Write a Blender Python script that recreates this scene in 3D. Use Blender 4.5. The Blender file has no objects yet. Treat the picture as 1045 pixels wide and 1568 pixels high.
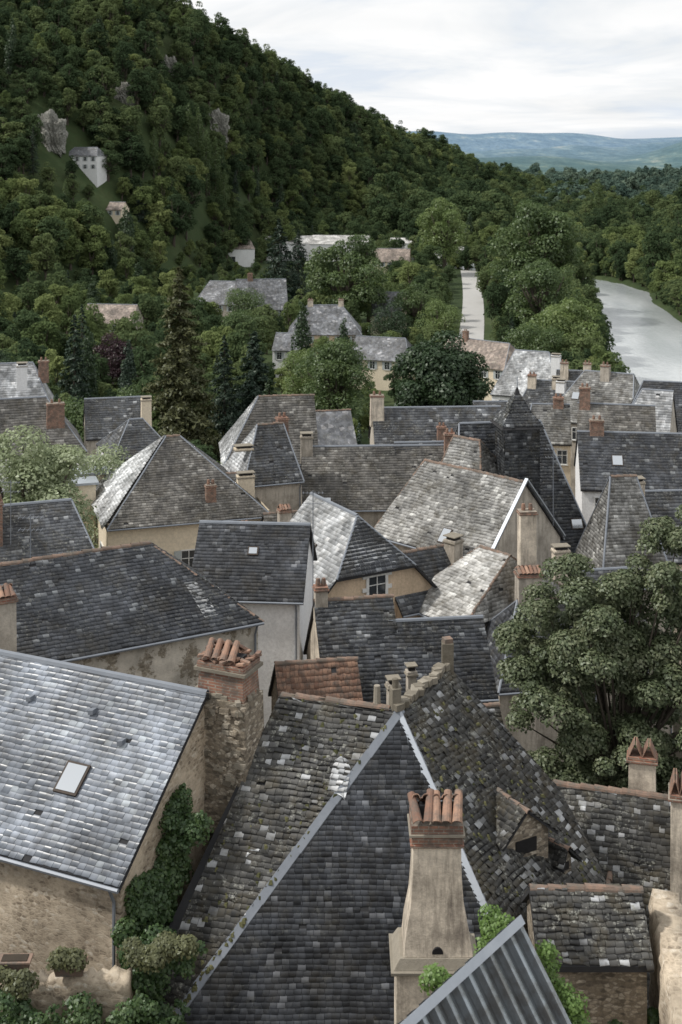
import bpy, math, random
import numpy as np
from mathutils import Vector
random.seed(5); RNG=np.random.default_rng(5)
S=bpy.context.scene
COL=S.collection
# ------------------------------------------------------------------ materials
def nt_new(name):
    m=bpy.data.materials.new(name); m.use_nodes=True; nt=m.node_tree; nt.nodes.clear()
    o=nt.nodes.new('ShaderNodeOutputMaterial'); return m,nt,o
def nd(nt,t,ins=None,**kw):
    n=nt.nodes.new(t)
    for k,v in kw.items(): setattr(n,k,v)
    if ins:
        for k,v in ins.items():
            if isinstance(v,bpy.types.NodeSocket): nt.links.new(v,n.inputs[k])
            else: n.inputs[k].default_value=v
    return n
def c4(c): return (c[0],c[1],c[2],1)
def ramp(nt,fac,stops):
    r=nt.nodes.new('ShaderNodeValToRGB'); e=r.color_ramp.elements
    e[0].position=stops[0][0]; e[0].color=c4(stops[0][1]) if not isinstance(stops[0][1],float) else (stops[0][1],)*3+(1,)
    e[1].position=stops[-1][0]; e[1].color=c4(stops[-1][1]) if not isinstance(stops[-1][1],float) else (stops[-1][1],)*3+(1,)
    for p,c in stops[1:-1]:
        x=e.new(p); x.color=c4(c) if not isinstance(c,float) else (c,)*3+(1,)
    nt.links.new(fac,r.inputs[0]); return r.outputs[0]
def mixc(nt,f,a,b,bt='MIX'):
    n=nt.nodes.new('ShaderNodeMix'); n.data_type='RGBA'; n.blend_type=bt
    for i,v in ((0,f),(6,a),(7,b)):
        if isinstance(v,bpy.types.NodeSocket): nt.links.new(v,n.inputs[i])
        else: n.inputs[i].default_value=c4(v) if i>0 else v
    return n.outputs[2]
def noise(nt,co,scale,detail=4,rough=.6,dist=0):
    return nd(nt,'ShaderNodeTexNoise',{'Vector':co,'Scale':scale,'Detail':detail,'Roughness':rough,'Distortion':dist}).outputs[0]
def mapping(nt,co,sc):
    return nd(nt,'ShaderNodeMapping',{'Vector':co,'Scale':sc}).outputs[0]
def bump(nt,h,st,d):
    return nd(nt,'ShaderNodeBump',{'Height':h,'Strength':st,'Distance':d}).outputs[0]
def finish(nt,o,col,rough=.7,metal=0,norm=None,spec=.5):
    p=nd(nt,'ShaderNodeBsdfPrincipled',{'Base Color':col if isinstance(col,bpy.types.NodeSocket) else c4(col),'Roughness':rough,'Metallic':metal,'Specular IOR Level':spec})
    if norm is not None: nt.links.new(norm,p.inputs['Normal'])
    nt.links.new(p.outputs[0],o.inputs[0]); return p
def mat_slate(name,dk,md,lt,lich=.4,moss=.3,rough=.42,licol=(.34,.34,.30),flat=False,ltf=.965,mosscol=(.085,.070,.042),str_=1.3):
    m,nt,o=nt_new(name); g=nd(nt,'ShaderNodeNewGeometry'); co=nd(nt,'ShaderNodeTexCoord').outputs['Object']
    r=g.outputs['Random Per Island']
    if flat:
        v=nd(nt,'ShaderNodeTexVoronoi',{'Vector':mapping(nt,co,(1.6,1.6,2.6)),'Scale':1.2}); r=nd(nt,'ShaderNodeSeparateColor',{0:v.outputs['Color']}).outputs[0]
    col=ramp(nt,r,[(0,dk),(.45,md),(ltf-.06,tuple(x*1.25 for x in md)),(ltf,lt)])
    n1=noise(nt,co,.33,3,.65); b=ramp(nt,n1,[(.33,.52),(.50,1.0),(.66,1.65)])
    col=mixc(nt,1.0,col,b,'MULTIPLY')
    st=noise(nt,mapping(nt,co,(1.3,1.3,.22)),1.5,3); col=mixc(nt,1.0,col,ramp(nt,st,[(.35,.66),(.65,str_)]),'MULTIPLY')
    n3=noise(nt,co,1.1,4,.7,.4); col=mixc(nt,ramp(nt,n3,[(.48,0.0),(.68,moss)]),col,mosscol)
    n2=noise(nt,co,6.5,4,.75); n4=noise(nt,co,.8,2)
    lm=ramp(nt,n2,[(.55,0.0),(.64,1.0)]); lm2=ramp(nt,n4,[(.36,0.0),(.60,lich)])
    f=nd(nt,'ShaderNodeMath',{0:lm,1:lm2},operation='MULTIPLY').outputs[0]
    col=mixc(nt,f,col,licol)
    ro=nd(nt,'ShaderNodeMapRange',{'Value':r,3:rough-.08,4:rough+.22}).outputs[0]
    finish(nt,o,col,ro); return m
def mat_plaster(name,col,stain=.5,sc=1.0,stains=(.16,.13,.10)):
    m,nt,o=nt_new(name); co=nd(nt,'ShaderNodeTexCoord').outputs['Object']
    n=noise(nt,co,.7*sc,6,.7); n2=noise(nt,mapping(nt,co,(2.5,2.5,.30)),1.1*sc,5,.7); n3=noise(nt,co,9*sc,5,.7)
    c=mixc(nt,ramp(nt,n,[(.42,0.0),(.72,stain)]),col,stains)
    c=mixc(nt,ramp(nt,n2,[(.48,0.0),(.72,stain)]),c,stains)
    c=mixc(nt,1.0,c,ramp(nt,n3,[(.3,.82),(.7,1.1)]),'MULTIPLY')
    finish(nt,o,c,.9,0,bump(nt,n3,.5,.03),.2); return m
def mat_stone(name,cols,scale=3.2,mortar=(.33,.28,.21),patch=None,pa=(.47,.55)):
    m,nt,o=nt_new(name); co=nd(nt,'ShaderNodeTexCoord').outputs['Object']
    wob=nd(nt,'ShaderNodeTexNoise',{'Vector':co,'Scale':5,'Detail':4}).outputs['Color']
    co2=nd(nt,'ShaderNodeMix',{0:.06,4:co,5:wob},data_type='VECTOR').outputs[1]
    mp=mapping(nt,co2,(1,1,2.1))
    v=nd(nt,'ShaderNodeTexVoronoi',{'Vector':mp,'Scale':scale,'Randomness':1.0}); e=nd(nt,'ShaderNodeTexVoronoi',{'Vector':mp,'Scale':scale,'Randomness':1.0},feature='DISTANCE_TO_EDGE')
    r=nd(nt,'ShaderNodeSeparateColor',{0:v.outputs['Color']}).outputs[0]
    c=ramp(nt,r,[(0,cols[0]),(.35,cols[1]),(.7,cols[2]),(1,cols[3])])
    n=noise(nt,co,14,5,.8); c=mixc(nt,1.0,c,ramp(nt,n,[(.3,.6),(.7,1.3)]),'MULTIPLY')
    ed=ramp(nt,nd(nt,'ShaderNodeMath',{0:n,1:.16,2:e.outputs[0]},operation='MULTIPLY_ADD').outputs[0],[(.08,.9),(.24,0.0)])
    c=mixc(nt,ed,c,mortar)
    if patch:
        c=mixc(nt,ramp(nt,noise(nt,co,.9,7,.75),[(pa[0],0.0),(pa[1],.92)]),c,patch)
    c=mixc(nt,1.0,c,ramp(nt,noise(nt,co,.5,5,.7),[(.35,.6),(.65,1.2)]),'MULTIPLY')
    h=nd(nt,'ShaderNodeMath',{0:ramp(nt,e.outputs[0],[(0,0.0),(.2,.3)]),1:n},operation='ADD').outputs[0]
    finish(nt,o,c,.9,0,bump(nt,h,.45,.02),.2); return m
def mat_var(name,a,b,rough=.8,metal=0,scale=4,bs=.4,isl=True,dark=None,spec=.3):
    m,nt,o=nt_new(name); g=nd(nt,'ShaderNodeNewGeometry'); co=nd(nt,'ShaderNodeTexCoord').outputs['Object']
    n=noise(nt,co,scale,5,.7)
    f=nd(nt,'ShaderNodeMath',{0:n,1:g.outputs['Random Per Island'] if isl else .5},operation='ADD').outputs[0]
    c=ramp(nt,nd(nt,'ShaderNodeMath',{0:f,1:.5},operation='MULTIPLY').outputs[0],[(.2,a),(.75,b)])
    if dark: c=mixc(nt,ramp(nt,noise(nt,co,1.6*(1 if scale<4 else 2),6,.75),[(.43,0.0),(.62,.85)]),c,dark)
    finish(nt,o,c,rough,metal,bump(nt,noise(nt,co,scale*4,4,.7),bs,.02),spec); return m
def mat_brick(name):
    m,nt,o=nt_new(name); co=nd(nt,'ShaderNodeTexCoord').outputs['Object']
    sx=nd(nt,'ShaderNodeSeparateXYZ',{0:co}); s=nd(nt,'ShaderNodeMath',{0:sx.outputs[0],1:sx.outputs[1]},operation='ADD').outputs[0]
    v=nd(nt,'ShaderNodeCombineXYZ',{0:s,1:sx.outputs[2]}).outputs[0]
    b=nd(nt,'ShaderNodeTexBrick',{'Vector':v,'Color1':(.26,.115,.08,1),'Color2':(.35,.19,.13,1),'Mortar':(.32,.28,.23,1),'Scale':1,'Mortar Size':.012,'Brick Width':.23,'Row Height':.08})
    n=noise(nt,co,3,6,.7); c=mixc(nt,ramp(nt,n,[(.40,0.0),(.62,.85)]),b.outputs[0],(.12,.10,.085))
    finish(nt,o,c,.9,0,bump(nt,b.outputs[1],.5,-.02),.2); return m
def mat_leaf(name,c1,c2,c3,trans=.3,objvar=True):
    m,nt,o=nt_new(name); g=nd(nt,'ShaderNodeNewGeometry'); co=nd(nt,'ShaderNodeTexCoord').outputs['Object']
    oi=nd(nt,'ShaderNodeObjectInfo').outputs['Random']
    if objvar:
        a=nd(nt,'ShaderNodeMath',{0:g.outputs['Random Per Island'],1:.28},operation='MULTIPLY').outputs[0]
        b=nd(nt,'ShaderNodeMath',{0:oi,1:.85,2:a},operation='MULTIPLY_ADD').outputs[0]
    else:
        a=nd(nt,'ShaderNodeMath',{0:g.outputs['Random Per Island'],1:.42},operation='MULTIPLY').outputs[0]
        n=noise(nt,co,.7,2); b=nd(nt,'ShaderNodeMath',{0:n,1:.8,2:a},operation='MULTIPLY_ADD').outputs[0]
    c=ramp(nt,b,[(.1,c1),(.55,c2),(1.0,c3)])
    d=nd(nt,'ShaderNodeBsdfDiffuse',{0:c}); t=nd(nt,'ShaderNodeBsdfTranslucent',{0:c})
    m1=nd(nt,'ShaderNodeMixShader',{0:trans,1:d.outputs[0],2:t.outputs[0]}); out=m1.outputs[0]
    if not objvar:
        gl=nd(nt,'ShaderNodeBsdfGlossy',{0:(.8,.85,.8,1),1:.45}); out=nd(nt,'ShaderNodeMixShader',{0:.035,1:out,2:gl.outputs[0]}).outputs[0]
    nt.links.new(out,o.inputs[0]); return m
def mat_plain(name,c,rough=.6,metal=0,spec=.5):
    m,nt,o=nt_new(name); co=nd(nt,'ShaderNodeTexCoord').outputs['Object']
    cc=mixc(nt,1.0,c,ramp(nt,noise(nt,co,5,5),[(.3,.8),(.7,1.12)]),'MULTIPLY')
    finish(nt,o,cc,rough,metal,None,spec); return m
M={}
M['slate']=mat_slate('slate_grey',(.040,.043,.050),(.080,.085,.093),(.30,.31,.32),.75,.5)
M['slate_dark']=mat_slate('slate_dark',(.016,.018,.022),(.034,.037,.043),(.10,.105,.115),.15,.25,.45,str_=1.7)
M['slate_mid']=mat_slate('slate_mid_dark',(.024,.027,.033),(.048,.052,.060),(.18,.19,.20),.4,.35,.45)
M['slate_moss']=mat_slate('slate_mossy',(.022,.022,.022),(.054,.053,.050),(.40,.41,.42),.9,.75,.5,ltf=.95)
M['slate_blue']=mat_slate('slate_blue',(.120,.137,.162),(.185,.205,.238),(.33,.36,.39),.22,.25,.40)
M['slate_brown']=mat_slate('slate_brown',(.078,.074,.068),(.135,.128,.118),(.30,.29,.27),.7,.5,.55)
M['slate_pale']=mat_slate('slate_pale',(.28,.29,.30),(.42,.43,.44),(.64,.64,.64),.5,.3,.42,(.56,.56,.52))
M['lauze']=mat_slate('lauze_stone',(.20,.195,.18),(.37,.365,.35),(.60,.60,.58),.75,.5,.55,(.16,.15,.12))
M['lauze_d']=mat_slate('lauze_grey',(.12,.118,.112),(.23,.228,.22),(.46,.46,.44),.7,.5,.6,(.38,.37,.32))
M['slate_far']=mat_slate('slate_far',(.065,.067,.075),(.11,.115,.125),(.26,.26,.27),.5,.3,.45,flat=True)
M['tile_far']=mat_slate('tile_far',(.15,.12,.10),(.21,.17,.145),(.30,.26,.22),.5,.4,.7,flat=True)
M['under']=mat_plain('roof_batten',(.025,.025,.027),.9)
M['cream']=mat_plaster('plaster_cream',(.76,.66,.51),.2,.6,(.45,.37,.27))
M['cream2']=mat_plaster('plaster_ochre',(.68,.53,.38),.5,1,(.36,.28,.20))
M['white']=mat_plaster('plaster_white',(.80,.80,.80),.25,.8,(.50,.49,.47))
M['grey']=mat_plaster('plaster_grey',(.52,.47,.40),.75,1.2,(.17,.15,.125))
M['chim']=mat_plaster('plaster_chimney',(.74,.65,.53),.85,1.4,(.17,.145,.12))
M['stone']=mat_stone('stone_rubble',[(.12,.105,.085),(.24,.20,.15),(.36,.31,.24),(.50,.45,.37)],6.5,(.20,.17,.135))
M['stone_pl']=mat_stone('stone_plastered',[(.20,.16,.12),(.34,.28,.21),(.46,.38,.29),(.60,.54,.45)],6.5,(.46,.385,.29),(.58,.49,.375),(.45,.62))
M['stone_pl2']=mat_stone('stone_patchy_render',[(.18,.155,.12),(.27,.23,.18),(.36,.31,.24),(.44,.39,.31)],6,(.30,.26,.20),(.64,.59,.51),(.44,.49))
M['brick']=mat_brick('old_brick')
M['terra']=mat_var('terracotta',(.19,.105,.075),(.38,.235,.165),.85,0,5,.5,True,(.13,.11,.095))
M['ridge']=mat_var('ridge_tile',(.13,.095,.075),(.28,.19,.145),.9,0,5,.5,True,(.12,.115,.10))
M['zinc']=mat_var('zinc',(.30,.33,.37),(.48,.51,.55),.42,.35,2,.15,False)
M['zinc_d']=mat_var('old_lead',(.14,.155,.18),(.26,.28,.31),.5,.25,2,.15,False)
M['metal']=mat_var('corrugated_steel',(.22,.25,.27),(.42,.46,.49),.38,.5,1.2,.15,False,(.14,.14,.13))
M['metal_d']=mat_var('corrugated_steel_shaded',(.06,.068,.075),(.13,.145,.155),.5,.4,1.6,.15,False,(.05,.048,.045))  # darker steel copy: groove shade painted in so the corrugation shows
M['moss']=mat_var('mossy_mortar',(.12,.105,.08),(.30,.27,.22),.95,0,6,.8)
M['mosscush']=mat_var('moss_cushion',(.045,.05,.02),(.13,.125,.06),.95,0,6,.8)
M['dark']=mat_plain('dark_opening',(.012,.012,.014),.5)
M['wood']=mat_plain('dark_timber',(.06,.045,.035),.8)
M['frame']=mat_plain('white_paint',(.70,.70,.68),.5)
M['shutter']=mat_plain('grey_shutter',(.40,.43,.43),.6)
M['soil']=mat_plain('soil',(.04,.03,.02),.95)
M['bark']=mat_plain('bark',(.08,.065,.05),.9)
m,nt,o=nt_new('window_glass'); finish(nt,o,(.03,.035,.04),.06,0,None,.9); M['glass']=m
m,nt,o=nt_new('skylight_glass'); finish(nt,o,(.50,.53,.56),.08,.6); M['sky_glass']=m
M['leafA']=mat_leaf('foliage_mixed',(.045,.070,.038),(.082,.120,.058),(.165,.205,.09),.4)
M['leafA2']=mat_leaf('foliage_mixed_light',(.10,.14,.06),(.16,.205,.08),(.25,.29,.12),.4)
M['leafD']=mat_leaf('foliage_dark',(.022,.042,.020),(.038,.066,.030),(.070,.105,.045),.3,False)
M['leafM']=mat_leaf('foliage_mid',(.050,.085,.034),(.092,.138,.050),(.16,.21,.075),.38,False)
M['leafL']=mat_leaf('foliage_light',(.095,.145,.048),(.16,.22,.075),(.25,.30,.11),.4,False)
M['leafW']=mat_leaf('foliage_willow',(.19,.24,.13),(.31,.36,.21),(.44,.48,.32),.4,False)
M['leafN']=mat_leaf('foliage_lime',(.042,.058,.028),(.12,.15,.078),(.26,.275,.17),.32,False)
M['leafC']=mat_leaf('foliage_conifer',(.018,.034,.024),(.032,.054,.036),(.055,.080,.050),.15,False)
M['leafC2']=mat_leaf('foliage_spruce',(.050,.058,.028),(.095,.100,.045),(.15,.155,.072),.2,False)
M['leafP']=mat_leaf('foliage_purple',(.026,.014,.018),(.050,.025,.033),(.08,.04,.05),.2,False)
M['leafB']=mat_leaf('foliage_distant',(.070,.112,.092),(.098,.145,.115),(.145,.19,.14),.25)  # bluish leaf colour has the distance haze mixed in
M['ivy']=mat_leaf('ivy_leaves',(.020,.044,.016),(.045,.085,.028),(.10,.15,.05),.25,False)
M['vine']=mat_leaf('vine_bright',(.06,.12,.025),(.11,.19,.04),(.18,.27,.08),.3,False)
# water
m,nt,o=nt_new('river_water'); co=nd(nt,'ShaderNodeTexCoord').outputs['Object']
w=noise(nt,mapping(nt,co,(1,.5,1)),.9,5,.65)
wc=ramp(nt,noise(nt,mapping(nt,co,(1,.25,1)),.05,4,.6),[(.4,(.34,.37,.375)),(.6,(.52,.545,.55))])  # pale streaky base colour stands in for the sky's reflection
finish(nt,o,wc,.2,0,bump(nt,w,.6,.22),1.0); M['water']=m
# ------------------------------------------------------------------ terrain
def sm(a,b,x):
    t=np.clip((x-a)/(b-a),0,1); return t*t*(3-2*t)
HX=[-1500,-300,-117,-87,-65,-38,-10,27,70,128,200]
HYF=[100,240,330,380,470,580,640,720,820,950,1100]
HYC=[500,600,690,720,760,820,880,950,1080,1200,1300]
HHC=[222,172,119,106,100,83,68,50,35,17,-10]
RY=[-100,150,240,291,378,440,470,500,560,700]
RL=[20,35,52,60,73,82,84,76,50,0]
RR=[120,118,114,110,101,105,111,108,88,30]
def ground(x,y):
    x=np.asarray(x,float); y=np.asarray(y,float)
    b=np.interp(y,[-200,0,18,26,45,60,80,110,150,200,260,300],[32,27,18,13,11,8,4,0,-4,-7,-9.5,-10])
    b=b+6*sm(-4.9,-5.6,x)*sm(40,34,y)*sm(20,26,y)
    yf=np.interp(x,HX,HYF); yc=np.interp(x,HX,HYC); hc=np.interp(x,HX,HHC)
    t=np.clip((y-yf)/(yc-yf),0,1); f=.55*t+.45*t*t*(3-2*t)
    bumps=(np.sin(x*.031+y*.017)+np.sin(y*.043-x*.022+1.3)+.6*np.sin(x*.09+y*.05))*3.6*sm(0,.3,t)*sm(1.05,.8,t)
    h=b+np.maximum(hc+10,0)*f+bumps
    h=np.where(y>yc,np.maximum(h-.10*(y-yc),-10),h)
    rl=np.interp(y,RY,RL); rr=np.interp(y,RY,RR)
    ch=sm(-2,4,x-rl)*sm(-2,4,rr-x)*sm(720,600,y)
    h=h-ch*(h+14.5)
    r1=(26+14*np.sin(x/190.+1)+8*np.sin(x/71.)+58*sm(720,1100,x))*np.exp(-((y-3300-.25*x)/420)**2)
    r2=(62+24*np.sin(x/260.+2.2)+9*np.sin(x/97.)+4*np.sin(x/41.))*np.exp(-((y-4700)/520)**2)
    r3=(120+18*np.sin(x/420.+.2)+9*np.sin(x/150.)+4*np.sin(x/63.))*sm(5000,7200,y)
    return h+r1+r2+r3+sm(2300,4200,y)*14
def G(x,y): return float(ground(x,y))
xs=np.unique(np.concatenate([-np.geomspace(300,9000,28)[::-1],np.linspace(-300,250,150),np.linspace(250,2600,170),np.geomspace(2600,9000,20)]))
ys=np.unique(np.concatenate([np.linspace(-150,60,60),np.linspace(60,1300,230),np.linspace(1300,7600,150),np.geomspace(7600,14000,10)]))
XX,YY=np.meshgrid(xs,ys); ZZ=ground(XX,YY)
def mesh_np(name,V,F,mats,parent=None,smooth=False,mi=None):
    V=np.asarray(V,float).reshape(-1,3); F=np.asarray(F,np.int32)
    me=bpy.data.meshes.new(name); k=F.shape[1]
    me.vertices.add(len(V)); me.vertices.foreach_set('co',V.ravel())
    me.loops.add(F.size); me.loops.foreach_set('vertex_index',F.ravel())
    me.polygons.add(len(F)); me.polygons.foreach_set('loop_start',np.arange(len(F),dtype=np.int32)*k)
    if mi is not None: me.polygons.foreach_set('material_index',np.asarray(mi,np.int32))
    if smooth: me.polygons.foreach_set('use_smooth',np.ones(len(F),bool))
    me.update(calc_edges=True)
    for m_ in mats: me.materials.append(m_)
    ob=bpy.data.objects.new(name,me)
    COL.objects.link(ob)
    if parent is not None:
        ob.parent=parent; ob.location=-Vector(parent.location)
    return ob
ny,nx=XX.shape
idx=np.arange(nx*ny).reshape(ny,nx)
F=np.stack([idx[:-1,:-1],idx[:-1,1:],idx[1:,1:],idx[1:,:-1]],-1).reshape(-1,4)
m,nt,o=nt_new('terrain_grass'); co=nd(nt,'ShaderNodeTexCoord').outputs['Object']
c=ramp(nt,noise(nt,co,.03,6,.7),[(.38,(.032,.052,.022)),(.55,(.05,.075,.032)),(.72,(.085,.105,.05))])
c=mixc(nt,ramp(nt,noise(nt,co,.6,6,.75),[(.4,0.0),(.7,.6)]),c,(.05,.055,.025))
ysep=nd(nt,'ShaderNodeSeparateXYZ',{0:co}).outputs[1]
vil=nd(nt,'ShaderNodeMapRange',{'Value':ysep,1:110,2:150,3:1,4:0}).outputs[0]
c=mixc(nt,vil,c,(.06,.052,.038))
cf=mapping(nt,co,(1,.30,1))
nf=noise(nt,cf,.012,8,.72); wd=noise(nt,cf,.06,5,.8)
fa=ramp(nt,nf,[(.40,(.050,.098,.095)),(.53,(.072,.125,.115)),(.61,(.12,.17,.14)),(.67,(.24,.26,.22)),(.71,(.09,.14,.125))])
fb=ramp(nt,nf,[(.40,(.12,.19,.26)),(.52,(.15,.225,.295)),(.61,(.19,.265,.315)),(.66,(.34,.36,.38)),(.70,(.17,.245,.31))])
bl_=nd(nt,'ShaderNodeMapRange',{'Value':ysep,1:2600,2:5200,3:0,4:1}).outputs[0]  # aerial haze painted in: hill colour turns bluer with distance
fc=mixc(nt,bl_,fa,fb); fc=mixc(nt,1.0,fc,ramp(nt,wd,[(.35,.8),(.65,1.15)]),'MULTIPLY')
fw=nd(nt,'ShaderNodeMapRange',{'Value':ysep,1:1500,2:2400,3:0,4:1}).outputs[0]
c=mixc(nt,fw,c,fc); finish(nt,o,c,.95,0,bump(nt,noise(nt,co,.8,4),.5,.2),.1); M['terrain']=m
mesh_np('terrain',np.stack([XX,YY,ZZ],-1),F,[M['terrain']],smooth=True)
# water sheet
wy=np.linspace(100,640,60); V=[];Fq=[]
for i,y in enumerate(wy):
    l=np.interp(y,RY,RL)-3; r=np.interp(y,RY,RR)+3
    V+= [(l,y,-11.4),(r,y,-11.4)]
    if i: Fq.append((2*i-2,2*i-1,2*i+1,2*i))
mesh_np('river',V,Fq,[M['water']])
# road
M['road']=mat_var('road_asphalt',(.36,.355,.34),(.48,.47,.45),.9,0,.5,.2,False)
V=[];Fq=[]
for i,t in enumerate(np.linspace(0,1,30)):
    y=300+t*260; x=.0965*y+2*math.sin(t*3); z=G(x,y)+.15
    V+=[(x-3.4,y,z),(x+3.4,y,z)]
    if i: Fq.append((2*i-2,2*i-1,2*i+1,2*i))
mesh_np('road',V,Fq,[M['road']])
# ------------------------------------------------------------------ mesh builder
class MB:
    def __init__(s): s.v=[];s.f=[];s.m=[]
    def face(s,pts,m=0):
        i=len(s.v); s.v+= [tuple(p) for p in pts]; s.f.append(tuple(range(i,i+len(pts)))); s.m.append(m)
    def loft(s,rings,m=0,cap=True):
        i=len(s.v); n=len(rings[0])
        for r in rings: s.v+=[tuple(p) for p in r]
        for k in range(len(rings)-1):
            for j in range(n):
                a=i+k*n+j; b=i+k*n+(j+1)%n; s.f.append((a,b,b+n,a+n)); s.m.append(m)
        if cap:
            s.f.append(tuple(range(i+n-1,i-1,-1))); s.m.append(m)
            e=i+(len(rings)-1)*n; s.f.append(tuple(range(e,e+n))); s.m.append(m)
    def box(s,c,sz,rot=0,m=0,top=None,tilt=0):
        ca,sa=math.cos(rot),math.sin(rot)
        def ring(z,w,d): return [(c[0]+ca*x-sa*y,c[1]+sa*x+ca*y,c[2]+z+tilt*x) for x,y in ((-w,-d),(w,-d),(w,d),(-w,d))]
        w,d,h=sz[0]/2,sz[1]/2,sz[2]/2; tw,td=(w,d) if top is None else (top[0]/2,top[1]/2)
        s.loft([ring(-h,w,d),ring(h,tw,td)],m)
    def tube(s,pts,rad,n=8,m=0):
        rings=[]
        for k,p in enumerate(pts):
            p=Vector(p); a=Vector(pts[max(k-1,0)]); b=Vector(pts[min(k+1,len(pts)-1)]); d=(b-a).normalized()
            u=d.orthogonal().normalized(); w=d.cross(u)
            r=rad[k] if hasattr(rad,'__len__') else rad
            rings.append([p+(u*math.cos(2*math.pi*j/n)+w*math.sin(2*math.pi*j/n))*r for j in range(n)])
        s.loft(rings,m)
    def half(s,p,q,r0,r1,up=(0,0,1),m=0,th=.02,n=6):
        p=Vector(p);q=Vector(q);d=(q-p).normalized();u=Vector(up);w=d.cross(u).normalized();u=w.cross(d).normalized()
        rings=[]
        for P,r in ((p,r0),(q,r1)):
            o_=[P+(w*math.cos(math.pi*j/n)+u*math.sin(math.pi*j/n))*r for j in range(n+1)]
            i_=[P+(w*math.cos(math.pi*j/n)+u*math.sin(math.pi*j/n))*(r-th) for j in range(n,-1,-1)]
            rings.append(o_+i_)
        s.loft(rings,m)
    def build(s,name,mats,parent=None,bevel=0,smooth=False):
        me=bpy.data.meshes.new(name); me.from_pydata(s.v,[],s.f); me.update()
        for k in mats: me.materials.append(M[k])
        me.polygons.foreach_set('material_index',s.m)
        if smooth: me.polygons.foreach_set('use_smooth',[True]*len(s.f))
        ob=bpy.data.objects.new(name,me); COL.objects.link(ob)
        if parent is not None: ob.parent=parent; ob.location=-Vector(parent.location)
        if bevel:
            b=ob.modifiers.new('bevel','BEVEL'); b.width=bevel; b.segments=2; b.limit_method='ANGLE'
        return ob
def empty(name,loc):
    e=bpy.data.objects.new(name,None); e.location=loc; e.empty_display_size=1; COL.objects.link(e); return e
# ------------------------------------------------------------------ slates
def slates(polys,name,mat,parent,sw=.26,sh=.19,age=.5,rng=RNG,lift=.028):
    Vs=[];n=0
    for poly in polys:
        P=np.array([tuple(p) for p in poly],float)
        nrm=np.zeros(3)
        for i in range(len(P)): nrm+=np.cross(P[i]-P[0],P[(i+1)%len(P)]-P[0])
        nrm/=np.linalg.norm(nrm)
        if nrm[2]<-1e-6: nrm=-nrm
        e=np.cross([0,0,1],nrm); e/=np.linalg.norm(e); t=np.cross(nrm,e)
        if t[2]<0: t=-t; 
        o_=P[0]; s2=(P-o_)@e; t2=(P-o_)@t
        def iv(tt):
            r=[]
            for i in range(len(P)):
                j=(i+1)%len(P); a,b=t2[i],t2[j]
                if (a-tt)*(b-tt)<=0 and abs(a-b)>1e-9: r.append(s2[i]+(s2[j]-s2[i])*(tt-a)/(b-a))
            return (min(r),max(r)) if len(r)>=2 else None
        tc=t2.min()+1e-3; tm=t2.max()-1e-3; row=0
        while tc<tm:
            te=min(tc+sh*1.3,tm); A=iv(tc);B=iv(te)
            if A and B:
                lo=min(A[0],B[0])-sw; hi=max(A[1],B[1])+sw
                k=int((hi-lo)/sw)+3
                ed=lo+(row%2)*.5*sw+np.concatenate([[0],np.cumsum(sw*(1+(rng.random(k)-.5)*.4*age))])
                s0=ed[:-1]+.005; s1=ed[1:]-.005
                ok=(s1>min(A[0],B[0]))&(s0<max(A[1],B[1]))&(rng.random(len(s0))>.006*age)
                s0=s0[ok];s1=s1[ok];k=len(s0)
                if k:
                    wob=(.025*np.sin(s0*.9+row*.05)+.02*np.sin(s0*2.3+row*.21))*age
                    t0=tc+(rng.random(k)-.5)*.05*age*(sh/.19)+wob; t0=np.where(rng.random(k)<.015*age,t0-.08,t0)
                    sk=(rng.random(k)-.5)*.03*age
                    sag=.03*np.sin(s0*.7+1.3)*np.sin(tc*.9)*age
                    l0=lift*(.7+.9*rng.random(k)*age+.3)+np.maximum(sag,0); l1=np.full(k,.004)+np.maximum(sag,0)
                    a0=np.clip(s0,A[0],A[1]);a1=np.clip(s1,A[0],A[1]);b0=np.clip(s0,B[0],B[1]);b1=np.clip(s1,B[0],B[1])
                    def pt(s_,t_,l_): return o_+s_[:,None]*e+t_[:,None]*t+l_[:,None]*nrm
                    te_=np.full(k,te)
                    q=np.stack([pt(a0,t0+sk,l0),pt(a1,t0-sk,l0*.9),pt(b1,te_,l1),pt(b0,te_,l1),pt(a0,t0+sk,np.zeros(k)),pt(a1,t0-sk,np.zeros(k))],1)
                    Vs.append(q)
            tc+=sh; row+=1
    if not Vs: return
    V=np.concatenate(Vs); n=len(V); b=np.arange(n)[:,None]*6
    F=np.concatenate([b+np.array([[0,1,2,3]]),b+np.array([[4,5,1,0]])])
    mesh_np(name,V,F,[M[mat]],parent)
def caps(mb,p,q,kind,m=0,r=.13):
    p=Vector(p);q=Vector(q);L=(q-p).length; n=max(1,int(L/.4)); d=(q-p)/n
    if kind=='zinc':
        mb.half(p+Vector((0,0,-.02)),q+Vector((0,0,-.02)),r*.9,r*.9,m=m,n=4); return
    for i in range(n):
        j=Vector((random.uniform(-.015,.015),random.uniform(-.015,.015),random.uniform(-.02,.02)))
        mb.half(p+d*i+j-Vector((0,0,.04)),p+d*(i+1.12)+j-Vector((0,0,.06)),r*1.0,r*.86,m=m)
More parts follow.
